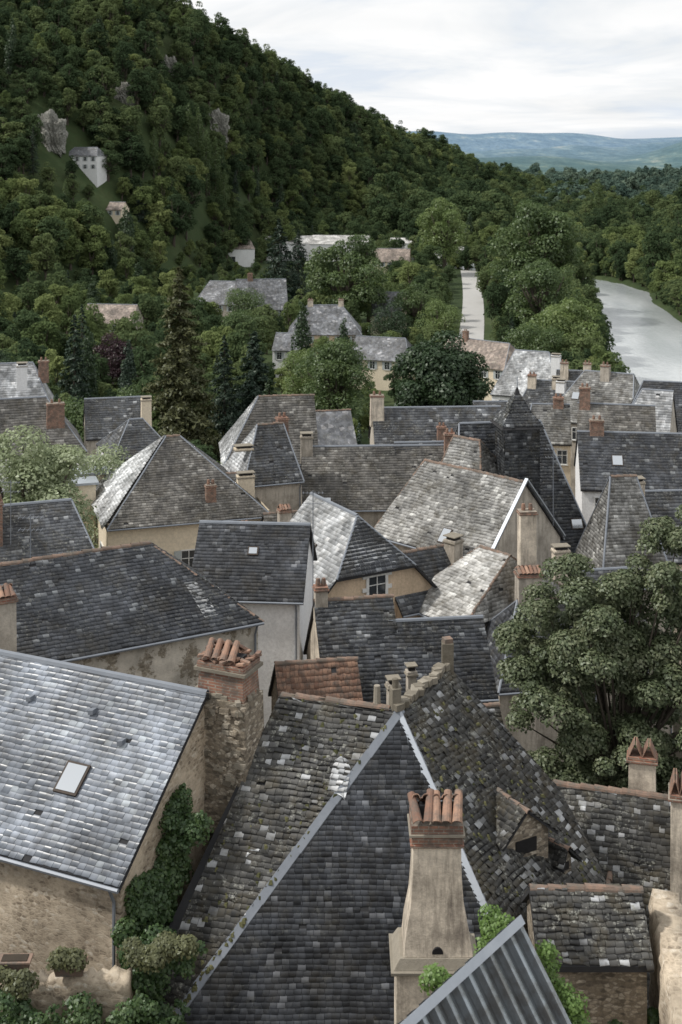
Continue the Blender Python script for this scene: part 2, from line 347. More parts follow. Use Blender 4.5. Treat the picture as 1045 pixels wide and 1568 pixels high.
# ------------------------------------------------------------------ chimney
def chimney(name,x,y,zb,zt,w=.9,d=.6,rot=0,mat='chim',cap='tent',parent=None,pots=2):
    mb=MB(); mats=[mat,'brick','terra','moss','dark']
    z1=zt-.55 if cap in('tent','mitre') else zt-.35
    ca,sa=math.cos(rot),math.sin(rot)
    def L(a,b,z): return (x+ca*a-sa*b,y+sa*a+ca*b,z)
    mb.box((x,y,(zb+z1)/2),(w*1.08,d*1.08,z1-zb),rot,0,top=(w,d))
    mb.box((x,y,z1+.04),(w+.14,d+.14,.08),rot,1 if cap!='slab' else 3); mb.box((x,y,z1+.13),(w+.06,d+.06,.10),rot,1 if cap!='slab' else 0)
    if cap=='tent':
        n=max(2,int(round(w/.2))); st=w/n
        for i in range(n):
            a=-w/2+st*(i+.5); j=random.uniform(-.05,.05)
            mb.half(L(a+j,.02,z1+.48+j),L(a,-d/2-.03,z1+.19),st*.42,st*.55,m=2)
            mb.half(L(a,-.02,z1+.46),L(a,d/2+.03,z1+.19),st*.42,st*.55,m=2)
        mb.box(L(0,0,z1+.26),(w*.8,d*.3,.16),rot,4)
    elif cap=='pots':
        for i in range(pots):
            a=(i-(pots-1)/2)*w/max(pots,1)*.9
            mb.tube([L(a,0,z1+.18),L(a,0,z1+.3),L(a,0,z1+.52)],[.11,.12,.09],8,2)
    elif cap=='mitre':
        for a in (-w*.25,w*.25):
            for sgn in (-1,1):
                p=[L(a+sgn*w*.22,-d/2,z1+.18),L(a+sgn*w*.22,d/2,z1+.18),L(a+.01*sgn,d/2,z1+.55),L(a+.01*sgn,-d/2,z1+.55)]
                q=[Vector(k)+Vector(L(sgn*.035,0,0))-Vector(L(0,0,0)) for k in p]
                mb.loft([p,q],2)
    else:
        mb.box((x,y,z1+.28),(w*.8,d*.7,.16),rot,4); mb.box((x,y,z1+.39),(w+.1,d+.1,.06),rot,3)
    return mb.build(name,mats,parent,.015)
# ------------------------------------------------------------------ house
def house(name,p1,p2,W,ze,zr,h1=(0,0),h2=(0,0),wall='cream',slate='slate',ov=.22,oa=.12,sz=(.28,.2),age=.5,ridge='terra',hip='zinc',wins=(),chims=(),sky=(),zb=None,wm=None,gut=True):
    p1=Vector((p1[0],p1[1],0));p2=Vector((p2[0],p2[1],0)); D=p2-p1; L=D.length; D.normalize(); B=Vector((-D.y,D.x,0))
    def w(a,b,z): q=p1+D*a+B*b; return Vector((q.x,q.y,z))
    ctr=w(L/2,W/2,0)
    if zb is None: zb=min(G(*w(a,b,0)[:2]) for a in (0,L) for b in (0,W))-.6
    e=empty(name,(ctr.x,ctr.y,zb)); rot=math.atan2(D.y,D.x)
    m=(zr-ze)/(W/2); z0=ze-m*ov; a0=-oa;a1=L+oa;b0=-ov;b1=W+ov;H=W/2
    def end(a,sg,hp):
        d,f=hp
        zf=z0+(zr-z0)*f; bf=b0+(H-b0)*f
        R=w(a+sg*d,H,zr); Vf=w(a,bf,zf); Vb=w(a,W-bf,zf); return R,Vf,Vb
    R1,V1f,V1b=end(a0,1,h1); R2,V2f,V2b=end(a1,-1,h2)
    front=[w(a0,b0,z0),w(a1,b0,z0)]+([V2f] if h2[0]>0 and h2[1]>0 else [])+[R2,R1]+([V1f] if h1[0]>0 and h1[1]>0 else [])
    back=[w(a1,b1,z0),w(a0,b1,z0)]+([V1b] if h1[0]>0 and h1[1]>0 else [])+[R1,R2]+([V2b] if h2[0]>0 and h2[1]>0 else [])
    if (R1-R2).length<.05:
        front=[p for i,p in enumerate(front) if p is not R1]; back=[p for p in back if p is not R2]
    faces=[front,back]
    if h1[0]>0: faces.append([V1b,V1f,R1] if h1[1]>0 else [w(a0,b1,z0),w(a0,b0,z0),R1])
    if h2[0]>0: faces.append([V2f,V2b,R2] if h2[1]>0 else [w(a1,b0,z0),w(a1,b1,z0),R2])
    mb=MB(); dz=Vector((0,0,.13))
    for f in faces: mb.loft([[p-dz for p in f],f],0)
    mb.build('roof_deck',[slate if sz is None else 'under'],e)
    if sz: slates(faces,'roof_slates',slate,e,sz[0],sz[1],age)
    mb=MB()
    if ridge and (R2-R1).length>.3: caps(mb,R1,R2,ridge,0 if ridge=='terra' else 1)
    if hip:
        k=0 if hip=='terra' else 1
        if h1[0]>0:
            for V_ in ((V1f,V1b) if h1[1]>0 else (w(a0,b0,z0),w(a0,b1,z0))): caps(mb,V_,R1,hip,k,.08)
        if h2[0]>0:
            for V_ in ((V2f,V2b) if h2[1]>0 else (w(a1,b0,z0),w(a1,b1,z0))): caps(mb,V_,R2,hip,k,.08)
    if gut:
        for bb in (b0-.07,b1+.07): mb.tube([w(a0,bb,z0-.06),w(a1,bb,z0-.06)],.06,6,1)
        mb.tube([w(L-.15,b0-.05,z0-.1),w(L-.15,-.07,z0-.5),w(L-.15,-.07,zb)],.045,6,1)
    if mb.f: mb.build('ridge_and_gutter',['ridge','zinc_d'],e)
    # walls
    mb=MB(); zt=ze-.06
    mb.face([w(0,0,zb),w(L,0,zb),w(L,0,zt),w(0,0,zt)]); mb.face([w(L,W,zb),w(0,W,zb),w(0,W,zt),w(L,W,zt)])
    for a,hp,fl in ((0,h1,1),(L,h2,0)):
        if hp[0]>0:
            f=hp[1]; ft=(f*(zr-z0)+z0-ze)/(zr-ze) if f>0 else 0; ft=max(ft,0)
            top=[w(a,H*ft,zt+(zr-ze)*ft),w(a,W-H*ft,zt+(zr-ze)*ft)] if ft>0 else []
        else: top=[w(a,H,zt+zr-ze)]
        poly=[w(a,0,zb),w(a,0,zt)]+top+[w(a,W,zt),w(a,W,zb)]
        mb.face(poly if fl else poly[::-1])
    mb.build('walls',[wall],e)
    # windows
    if wins:
        mb=MB()
        for (wl,s,z,ww,hh,sty) in wins:
            if wl=='f': c=w(s,0,z); r=rot; n=-B
            elif wl=='r': c=w(L,s,z); r=rot+math.pi/2; n=D
            else: c=w(0,s,z); r=rot+math.pi/2; n=-D
            ax=Vector((math.cos(r),math.sin(r),0))
            mb.box(c+n*.005,(ww,.05,hh),r,0)
            mb.box(c+n*.03,(.05,.06,hh),r,1); mb.box(c+n*.03+Vector((0,0,hh*.15)),(ww,.058,.04),r,1)
            t=.16 if sty=='q' else .07
            for sg in (-1,1):
                mb.box(c+n*.02+ax*sg*(ww/2+t/2),(t,.12,hh+2*t),r,2 if sty=='q' else 1)
                mb.box(c+n*.025+Vector((0,0,sg*(hh/2+t/2))),(ww,.13,t),r,2 if sty=='q' else 1)
                if sty=='s': mb.box(c+n*.06+ax*sg*(ww/2+ww*.27),(ww*.5,.05,hh+.05),r,3)
                if sty=='q':
                    for kk in (-.5,.0,.5): mb.box(c+n*.021+ax*sg*(ww/2+.24)+Vector((0,0,kk*hh*1.1)),(.30,.115,.2),r,2)
            mb.box(c+n*.06+Vector((0,0,-hh/2-t-.03)),(ww+.3,.2,.06),r,2)
        mb.build('windows',['glass','frame','frame','shutter'],e)
    for (a,b,zc,cw,cd,cm,cc) in chims:
        q=w(a,b,0); base=ze+min(b,W-b)*m-.9 if 0<=b<=W else zb
        chimney('chimney_stack',q.x,q.y,base,zc,cw,cd,rot,cm,cc,e)
    for (a,f,sw_,sl) in sky:
        q=w(a,b0+(H-b0)*f,z0+(zr-z0)*f); up=(B*H+Vector((0,0,zr-ze))).normalized(); nn=D.cross(up).normalized()
        if nn.z<0: nn=-nn
        mb=MB()
        def rg(s_,off): return [q+D*x*s_[0]/2+up*y_*s_[1]/2+nn*off for x,y_ in ((-1,-1),(1,-1),(1,1),(-1,1))]
        mb.loft([rg((sw_,sl),-.02),rg((sw_,sl),.10)],0); mb.loft([rg((sw_-.12,sl-.12),.095),rg((sw_-.12,sl-.12),.115)],1)
        mb.build('skylight',['wood','sky_glass'],e)
    return e,w
pi=math.pi
# ---- A left foreground stone house with pale slate
eA,wA=house('stone_house',(-15,36.35),(-5.4,32),8,22.24,25.2,wall='stone_pl',slate='slate_blue',sz=(.225,.155),age=.55,ridge='zinc',hip=None,
   sky=[(8.0,.42,.72,.85)])
def chim_ruin():
    x,y,r=-3.2,36.15,-.42
    ca,sa=math.cos(r),math.sin(r)
    def L(a,b,z): return Vector((x+ca*a-sa*b,y+sa*a+ca*b,z))
    mb=MB(); mb.box((x,y,23.2),(1.95,1.25,3.6),r,0,top=(1.78,1.1)); mb.box(L(-.25,0,25.05),(1.15,1.0,.12),r,3)
    q=L(.1,0,0); mb.box((q.x,q.y,25.35),(1.45,.95,.7),r,1,top=(1.35,.88)); mb.box((q.x,q.y,25.75),(1.6,1.08,.1),r,3); mb.box((q.x,q.y,25.87),(1.45,.98,.14),r,1)
    mb.box((q.x,q.y,26.0),(1.0,.3,.2),r,4)
    for i in range(4):
        a=-.38+i*.25; j=random.uniform(-.06,.06)
        mb.half(L(a-.1+j,.1,26.35+j),L(a+.05,-.45,26.03),.085,.115,m=2)
        mb.half(L(a-.05,.05,26.32),L(a,.5,26.0),.09,.12,m=2)
    for i in range(34):
        p=L(random.uniform(-.65,.85),random.uniform(-.48,.48),25.98+random.uniform(0,.12)); mb.box(p,(.26,.13,.07),random.uniform(0,3),2,tilt=random.uniform(-.3,.3))
    for i in range(26):
        p=L(random.uniform(-.9,.9),random.uniform(-.58,.58),25.02+random.uniform(0,.1)); s_=random.uniform(.1,.28); mb.box(p,(s_,s_*.7,.12),random.uniform(0,3),3)
    for i in range(120):
        a=random.uniform(-.9,.9); z_=random.uniform(21.6,24.9); s_=random.uniform(.12,.3)
        mb.box(L(a,-.60,z_),(s_,.10,s_*.55),r+random.uniform(-.15,.15),3 if random.random()<.35 else 0)
    mb.build('chimney_stack_ruined',['stone','brick','terra','moss','dark'],eA,.02)
chim_ruin()
mb=MB()
for a,f in ((2.5,.8),(5.5,.75),(7.6,.75),(8.9,.62),(3.6,.35)):
    q=wA(a,4*f,22.24+2.96*f+.1); mb.box(q,(.16,.22,.12),-.42,0,tilt=.2)
mb.build('roof_vents',['zinc_d'],eA)
# ---- B big dark hipped roof + right face
A=(1.6,36,24.6);R1=(-1.7,37,24.6);R2=(3.14,38.5,24.8);BL=(-6.75,29.3,16.6);BR=(6.1,29.3,16.6);VL=(-5.8,29.9,17.4)
eB=empty('slate_roofed_house',(1.6,34,12))
mb=MB(); dz=Vector((0,0,.13))
pF=[BL,BR,A]; pL=[A,R1,VL,BL]; pR=[A,R2,(6.28,37.7,21.6),(7.2,36.5,20.06),(8.0,33,17.2),BR]
bk1=[R1,A,(3.0,41.0,20.2),(-.3,42.0,20.2)]; bk2=[A,R2,(-1.1,41.1,20.2),(-2.65,38.6,20.0)]
for f in (pF,pL,pR,bk1,bk2): mb.loft([[Vector(p)-dz for p in f],[Vector(p) for p in f]],0)
mb.build('roof_deck',['under'],eB)
slates([pF],'roof_slates_front','slate_dark',eB,.19,.125,.5,lift=.018)
slates([pL],'roof_slates_left','slate_moss',eB,.21,.15,1.4,lift=.03)
slates([pR],'roof_slates_right','slate_moss',eB,.22,.155,1.4,lift=.03)
slates([bk1,bk2],'roof_slates_rear','slate',eB,.26,.19,1)
mb=MB()
for k_,(a,b) in enumerate(((BL,A),(BR,A))):
    a=Vector(a);b=Vector(b); d=(b-a).normalized(); s=d.cross(Vector((0,0,1))).normalized(); u=s.cross(d)
    n_=9
    for i in range(n_):
        aa=a+(b-a)*(i/n_); bb=a+(b-a)*((i+1.03)/n_)
        for sg in (-1,1):
            o1=.03*(i%2)*.3
            mb.loft([[aa+u*(.06+o1),aa+s*sg*.17-u*(.075),aa+s*sg*.17-u*(.105),aa+u*.03],[bb+u*(.065+o1),bb+s*sg*.155-u*.07,bb+s*sg*.155-u*.10,bb+u*.03]],0 if k_ else 1)
mb.build('hip_flashing',['zinc','zinc_d'],eB)
mb=MB(); caps(mb,R1,(1.3,36.1,24.62),'terra',0,.12)
for i in range(26):
    t=i/26; q=Vector(A)*(1-t)+Vector(R2)*t; s_=random.uniform(.2,.34); mb.box(q+Vector((random.uniform(-.08,.08),0,.04+random.uniform(0,.06))),(s_,s_,.18),random.uniform(0,3),1)
mb.box((3.14,38.5,25.05),(.34,.34,.9),0,1); mb.box((3.14,38.5,25.55),(.26,.26,.16),.3,0); mb.box((1.5,36.1,24.85),(.26,.26,.6),.3,1); mb.tube([(1.5,36.1,25.1),(1.5,36.1,25.4)],.09,8,1)
mb.tube([(1.0,36.25,24.55),(1.0,36.25,25.15)],[.11,.09],8,1)
mb.build('ridge_masonry',['ridge','moss'],eB,.03)
mb=MB()
for p,q in ((BL,BR),(BR,(8,33,17.2)),((8,33,17.2),(7.2,38,17)),(VL,BL),((-3.4,39,17),VL)):
    mb.face([(p[0],p[1],9),(q[0],q[1],9),(q[0],q[1],q[2]-.1),(p[0],p[1],p[2]-.1)])
mb.face([(-3.4,39,9),(VL[0],VL[1],9),(VL[0],VL[1],17.2),(-1.75,37,24.4),(-2.8,39.2,20.3)])
mb.build('walls',['stone'],eB)
def onL(x,y): return 24.6+(8*(x-1.6)+26.4*(y-36))/30.5
def onR(x,y): return 24.6+(-18.7*(x-1.6)+13.2*(y-36))/21.6
def quadL(pts): return [(x,y,onL(x,y)) for x,y in pts]
slates([quadL([(-.38,34.62),(.12,34.45),(.28,35.05),(.02,35.35),(-.2,35.2)]),quadL([(-2.45,33.85),(-2.15,33.78),(-2.1,33.95),(-2.4,34.02)])],'pale_slates','slate_pale',eB,.2,.15,1.2,lift=.055)
# moss cushions
mb=MB()
for T,fn,n_ in (((A,R1,VL),onL,130),((A,VL,BL),onL,90),((A,R2,BR),onR,90),((R2,(7.2,36.5),BR),onR,110)):
    for k in range(n_):
        u_=random.random();v_=random.random()
        if u_+v_>1: u_,v_=1-u_,1-v_
        x=T[0][0]+u_*(T[1][0]-T[0][0])+v_*(T[2][0]-T[0][0]); y=T[0][1]+u_*(T[1][1]-T[0][1])+v_*(T[2][1]-T[0][1])
        s_=random.uniform(.05,.12); mb.box((x,y,fn(x,y)+.03),(s_*1.6,s_,s_*.7),random.uniform(0,3),0,top=(s_*.8,s_*.5))
mb.build('moss_cushions',['mosscush'],eB)
# chimney G
mb=MB()
def rg(z,w_,d_,cx=2.2,cy=30.3): return [(cx-w_/2,cy-d_/2,z),(cx+w_/2,cy-d_/2,z),(cx+w_/2,cy+d_/2,z),(cx-w_/2,cy+d_/2,z)]
mb.loft([rg(15.5,1.8,1.25,2.15),rg(21.3,1.78,1.2,2.15)],0)
mb.loft([rg(21.3,2.02,1.5,2.15),rg(21.38,2.04,1.52,2.15)],3); mb.loft([rg(21.38,1.92,1.36,2.15),rg(21.62,1.62,1.2,2.15)],3)
mb.loft([rg(21.62,1.58,1.15,2.22),rg(22.1,1.45,1.05),rg(22.7,1.22,.92),rg(23.4,1.12,.86),rg(24.05,1.10,.85)],0)
mb.loft([rg(24.05,1.22,.95),rg(24.12,1.24,.95)],1); mb.loft([rg(24.12,1.16,.9),rg(24.3,1.16,.9)],1)
mb.loft([rg(24.3,1.28,1.0),rg(24.36,1.28,1.0)],3); mb.loft([rg(24.36,1.2,.9),rg(24.55,1.18,.9)],1); mb.loft([rg(24.55,1.05,.3),rg(24.85,1.05,.2)],4)
for i in range(5):
    x=1.74+i*.23; j=random.uniform(-.05,.05)
    mb.half((x+j*3,30.42,25.05+j),(x+random.uniform(-.03,.03),29.78,24.64),.095,.125,m=2); mb.half((x,30.2,25.02),(x,30.85,24.6),.10,.13,m=2)
arch=[(2.2+.13*math.cos(t),29.71,21.7+.16*math.sin(t)) for t in np.linspace(0,pi,9)]
mb.loft([arch,[(a[0],29.9,a[2]) for a in arch]],4)
gch=mb.build('chimney_stack_flared',['chim','brick','terra','moss','dark'],eB,.03)
def dormer(name,x,y,w_,hw,hr,rot,dep,parent,sl='slate_moss'):
    ca,sa=math.cos(rot),math.sin(rot)
    def L(a,b,z): return Vector((x+ca*a-sa*b,y+sa*a+ca*b,z))
    z=parent_z(x,y)
    mb=MB(); mb.loft([[L(-w_/2,0,z-1),L(w_/2,0,z-1),L(w_/2,dep,z-1),L(-w_/2,dep,z-1)],[L(-w_/2,0,z+hw),L(w_/2,0,z+hw),L(w_/2,dep,z+hw),L(-w_/2,dep,z+hw)]],0)
    mb.box(L(0,-.01,z+hw*.5),(w_*.45,.06,hw*.65),rot,1); mb.box(L(0,-.03,z+hw*.1),(w_*.6,.12,.05),rot,0)
    F_=[[L(-w_/2-.15,-.25,z+hw-.03),L(0,-.1,z+hw+hr),L(0,dep,z+hw+hr),L(-w_/2-.15,dep,z+hw-.03)],[L(0,-.1,z+hw+hr),L(w_/2+.15,-.25,z+hw-.03),L(w_/2+.15,dep,z+hw-.03),L(0,dep,z+hw+hr)]]
    mb.face([L(-w_/2,-.01,z+hw),L(w_/2,-.01,z+hw),L(0,-.01,z+hw+hr-.05)],0)
    for f in F_: mb.loft([[p-Vector((0,0,.07)) for p in f],f],2)
    mb.build(name,['stone','dark','under'],parent)
    slates(F_,name+'_slates',sl,parent,.2,.14,1.3)
    mb=MB(); caps(mb,L(0,-.15,z+hw+hr),L(0,dep,z+hw+hr),'terra',0,.09); mb.build(name+'_ridge',['ridge'],parent)
parent_z=onR
dormer('dormer_gable',4.95,35.0,1.5,.55,.7,.5,2.8,eB)
dormer('dormer_small',6.1,35.5,.5,.3,.4,.75,1.4,eB)
# ---- D right low roof
eD,wD=house('slate_roofed_house',(4.6,35.6),(10.8,34.0),10,15.9,20.5,wall='stone',slate='slate_moss',sz=(.22,.155),age=1.3,ridge='terra')
mD=4.6/5
def onD(x,y):
    v=Vector((x-4.6,y-35.6,0)); D_=Vector((6.2,-1.6,0)).normalized(); return 15.9+mD*v.dot(Vector((-D_.y,D_.x,0)))
parent_z=onD
dormer('dormer_vent',7.55,37.0,.7,.35,.75,-.25,1.6,eD)
chimney('chimney_stack',9.25,40.1,17.5,21.85,.8,.6,-.25,'chim','mitre',eD)
chimney('chimney_stack',9.75,37.6,16.5,22.0,.5,.9,-.25,'chim','mitre',eD)
# ---- F small mossy roof in front
eF,wF=house('outbuilding',(4.75,30.95),(7.25,30.95),2.4,20.95,21.85,wall='stone',slate='slate_moss',sz=(.2,.14),age=1.4,ridge='terra',gut=False,zb=13)
def rough_wall(name,pts,th,zb,zt,mat):
    V=[];F_=[];n=28;h=22
    P=[Vector((*p,0)) for p in pts]
    L=(P[1]-P[0]).length; d=(P[1]-P[0]).normalized(); s=Vector((-d.y,d.x,0))
    for side in (-1,1):
        for i in range(n+1):
            for j in range(h+1):
                a=i/n; b=j/h; zz=zb+(zt[0]*(1-a)+zt[1]*a-zb)*b + (random.uniform(-.12,.10) if j==h else 0)
                q=P[0]+d*L*a+s*side*(th/2+random.uniform(-.05,.05)-(.08 if j==h else 0)); V.append((q.x,q.y,zz))
    o_=(n+1)*(h+1)
    for i in range(n):
        for j in range(h):
            a=i*(h+1)+j; F_.append((a,a+h+1,a+h+2,a+1)); F_.append((o_+a+1,o_+a+h+2,o_+a+h+1,o_+a))
        t=i*(h+1)+h; F_.append((t,t+h+1,o_+t+h+1,o_+t))
    for j in range(h):
        F_.append((j,j+1,o_+j+1,o_+j)); k=n*(h+1)+j; F_.append((k+1,k,o_+k,o_+k+1))
    return mesh_np(name,V,F_,[M[mat]])
rough_wall('stone_wall',((8.35,33.6),(7.35,27.0)),.8,12,(20.9,21.4),'stone_pl')
rough_wall('terrace_wall',((-8.6,30.6),(-4.9,30.4)),.45,17,(20.6,20.9),'stone_pl')
# ---- metal roof
eM=empty('metal_roofed_shed',(2,22,13)); mb=MB()
r0=Vector((3.2,24,25.9)); rd=Vector((-.617,-.787,0)); pr=Vector((.787,-.617,-1.4)).normalized(); nn=rd.cross(pr); nn=nn if nn.z>0 else -nn
Vv=[];Ff=[];Mi=[]; prof=[(0,.085),(.10,.085),(.14,0),(.21,.0),(.225,.02),(.24,0),(.31,0),(.35,.085)]
for k in range(20):
    for j,(a_,h_) in enumerate(prof[:-1]):
        q=r0+rd*(k*.35+a_)+nn*h_; Vv+=[q,q+pr*4.2]
        if len(Vv)>2:
            i=len(Vv)//2-1; Ff.append((2*i-2,2*i,2*i+1,2*i-1)); pj=(j-1)%7; Mi.append(0 if pj in (0,6,3) else 1)  # valleys and falling flanks take the painted-shade steel
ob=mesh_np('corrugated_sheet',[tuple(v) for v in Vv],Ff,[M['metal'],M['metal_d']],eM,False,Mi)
pl=Vector((-.787,.617,-3.0)).normalized()
mb.loft([[r0+nn*.10+rd*-.05,r0+nn*.10+rd*7,r0+pr*.16+nn*.10+rd*7,r0+pr*.16+nn*.10-rd*.05],[r0+nn*.115+rd*-.05,r0+nn*.115+rd*7,r0+pr*.16+nn*.115+rd*7,r0+pr*.16+nn*.115-rd*.05]],0)
mb.loft([[r0+nn*.115-rd*.05,r0+nn*.115+rd*7,r0+nn*.115+pl*.14+rd*7,r0+nn*.115+pl*.14-rd*.05],[r0+nn*.10-rd*.05+pr*.02,r0+nn*.10+rd*7+pr*.02,r0+nn*.10+pl*.14+rd*7+pr*.02,r0+nn*.10+pl*.14-rd*.05+pr*.02]],0)
mb.build('ridge_flashing',['zinc'],eM)
mb=MB(); b2=r0+pr*4.1
f0=[Vector((r0.x,r0.y,13)),Vector((b2.x,b2.y,13)),b2-Vector((0,0,.1)),r0-Vector((0,0,.1))]
mb.loft([[p+rd*.12 for p in f0],[p+rd*6.7 for p in f0]],0); mb.build('walls',['stone'],eM)
# ---- I
eI,wI=house('rendered_house',(-13.6,46.8),(-3.33,52.4),7.2,21.3,23.8,h2=(3.4,0),wall='stone_pl2',slate='slate_mid',sz=(.24,.17),age=1.0,ridge='terra',hip='terra')
mI=2.5/3.6
slates([[wI(9.5,.3,21.3+.3*mI),wI(10.1,.3,21.3+.3*mI),wI(9.7,1.7,21.3+1.7*mI),wI(9.2,1.7,21.3+1.7*mI)]],'pale_slates','slate_pale',eI,.24,.17,.8,lift=.06)
chimney('chimney_stack',-12.2,46.6,19.5,24.5,1.0,.9,.5,'grey','tent',eI)
# ---- K/J white wall dark roof
eK,wK=house('white_house',(-6.9,60.4),(-1.9,60),6,19.5,21.95,wall='white',slate='slate_dark',sz=(.26,.18),age=.5,ridge='zinc',oa=.2,sky=[(2.6,.62,.5,.45)],zb=9)
# ---- L cream jerkinhead
eL,wL=house('cream_house',(-4.9,71.6),(-1.7,66.0),7.8,16.6,20.6,h2=(2.0,.42),wall='cream2',slate='slate_pale',sz=(.30,.22),age=.6,ridge='zinc',hip='zinc',zb=4,oa=.35,
   wins=[('r',4.1,17.2,1.0,1.25,'q'),('r',2.4,14.0,.9,1.3,'q'),('r',5.6,14.0,.9,1.3,'q')],sky=[(3.2,.55,.5,.6),(4.8,.2,.5,.3)])
zf_=(16.6-4/3.9*.22)+(20.6-16.6+4/3.9*.22)*.42; bf_=-.22+(3.9+.22)*.42; LL=math.dist((-4.9,71.6),(-1.7,66.0))+.35
slates([[wL(LL,bf_,zf_),wL(LL,7.8-bf_,zf_),wL(LL-2.0,3.9,20.6)]],'roof_slates_half_hip','slate_mid',eL,.3,.2,.4,lift=.05)
house('lean_to_house',(3.2,68.2),(6.6,70.1),4.5,16.0,18.2,h2=(.0,0),wall='cream2',slate='slate_mid',sz=(.3,.22),age=.4)
# ---- M
eMm,wM=house('cream_villa',(-15.7,88),(-5.0,91.3),10,14.9,19.4,h1=(4.9,0),h2=(5.6,0),wall='cream',slate='slate_brown',sz=(.28,.2),age=.8,hip='zinc',ov=.4,
   wins=[('f',2.2,11.8,1,1.5,'s'),('f',5.5,11.8,1,1.5,'s'),('f',8.8,11.8,1,1.5,'s'),('l',3,11.8,1,1.5,'s'),('l',7,11.8,1,1.5,'s')],
   chims=[(7.2,.9,16.9,.7,.5,'brick','pots'),(10.6,5.5,18.2,1.3,.7,'cream','slab')])
slates([[wM(-.4,10.4,14.55),wM(-.4,-.4,14.55),wM(4.7,5,19.46)]],'roof_slates_lit_side','slate_pale',eMm,.32,.22,.5,lift=.06)  # paler slates paint the bright sky-lit left hip into the colour
mb=MB()
for a,b in ((-1.2,7.0),(-2.4,9.2),(.0,9.8)):
    q=wM(a,b,0); mb.box((q.x,q.y,14.0),(2.2,1.6,4.0),.3,0); mb.box((q.x,q.y,16.08),(2.6,2.0,.16),.3,1)
mb.build('flat_dormers',['cream','zinc'],eMm)
# ---- N
house('slate_roofed_house',(-22,67.5),(-13.3,70.6),5.5,18.2,20.5,h2=(1.0,0),wall='stone_pl2',slate='slate',sz=(.28,.2),age=.7,ridge='zinc',chims=[(3.6,2,22.2,.7,.6,'grey','tent'),(4.2,1.0,21.4,.5,.5,'brick','pots')])
# ---- O1 great dark roof + turret
eO,wO=house('manor_house',(7.6,84),(17,85.4),10.5,13.2,21.3,h1=(1.4,0),h2=(2.6,0),wall='grey',slate='slate_mid',sz=(.30,.22),age=.8,hip='zinc',ridge='zinc',
   sky=[(8.3,.28,.8,.7),(5,.25,.6,.5)])
mb=MB()
def rr(z,w_,cx=11.6,cy=86.0,r=.15):
    ca,sa=math.cos(r),math.sin(r); return [(cx+ca*a*w_/2-sa*b*w_/2,cy+sa*a*w_/2+ca*b*w_/2,z) for a,b in ((-1,-1),(1,-1),(1,1),(-1,1))]
mb.loft([rr(15,2.3),rr(21.9,2.3)],0); mb.loft([rr(21.9,2.9),rr(22.05,2.7),rr(22.8,1.5),rr(23.9,.35),rr(24.4,.08)],0); mb.tube([(11.6,86.0,24.3),(11.6,86.0,25.1)],.04,6,1)
mb.build('turret',['under','zinc'],eO)
def V3(l): return [Vector(p) for p in l]
tb,tm_=V3(rr(15,2.34)),V3(rr(21.88,2.34)); rings=[V3(rr(z,w_)) for z,w_ in ((22.07,2.74),(22.82,1.54),(23.92,.38))]
fs=[]
for j in range(4):
    k=(j+1)%4; fs.append([tb[j],tb[k],tm_[k],tm_[j]])
    for a_ in range(2): fs.append([rings[a_][j],rings[a_][k],rings[a_+1][k],rings[a_+1][j]])
slates(fs,'turret_slates','slate',eO,.26,.2,.7,lift=.02)
eO2,wO2=house('slate_roofed_house',(2.06,82.5),(8.5,76.2),7.4,16.0,20.0,h1=(1.2,0),wall='grey',slate='lauze_d',sz=(.28,.2),age=1.2,ridge='terra',hip='terra',
   chims=[(7.0,-.6,17.2,.8,.8,'grey','slab')],sky=[(5.4,.2,.7,1.0)])
mb=MB();a=wO2(9.0,-.2,15.9);b=wO2(9.05,3.7,20.1);c=wO2(9.05,7.6,15.9)
for p,q in ((a,b),(c,b)): 
    d=wO2(.22,0,0)-wO2(0,0,0); mb.loft([[p,p+d,q+d,q],[k+Vector((0,0,.12)) for k in (p,p+d,q+d,q)]],0)
mb.build('verge_flashing',['zinc'],eO2)
house('slate_roofed_house',(5.2,85.6),(9.0,82.6),6.4,16.4,20.8,h1=(.6,0),h2=(2.4,0),wall='grey',slate='lauze_d',sz=(.28,.2),age=1.2,ridge='terra',hip='terra')
eO3,wO3=house('slate_roofed_house',(16.0,80.0),(20.5,80.6),5.5,13.6,19.3,h1=(1.6,0),h2=(1.5,0),wall='grey',slate='lauze_d',sz=(.28,.2),age=.6,hip='zinc')
# ---- P bright small roof
eP,wP=house('stone_cottage',(3.15,70),(6.16,66.2),8.2,15.9,18.5,h1=(2.1,0),h2=(.8,0),wall='grey',slate='lauze',sz=(.27,.2),age=1.1,ridge='terra',hip='terra',zb=4)
chimney('chimney_stack',9.75,68.5,14,21.3,.85,.7,.1,'chim','pots',eP)
chimney('chimney_stack',9.5,66.2,13,19.0,1.2,.9,.1,'grey','tent',eP)
house('rendered_house',(7.6,62.6),(12.5,63.5),6,14.3,17.3,h1=(2,0),wall='grey',slate='slate_mid',sz=(.3,.22),age=.7,zb=4)
house('rendered_house',(11.5,73),(17.5,74),6,12.3,15.4,wall='grey',slate='slate',sz=(.32,.24),age=.7,zb=2,ridge='zinc',chims=[(1.5,2,17.2,.9,.6,'chim','slab')])
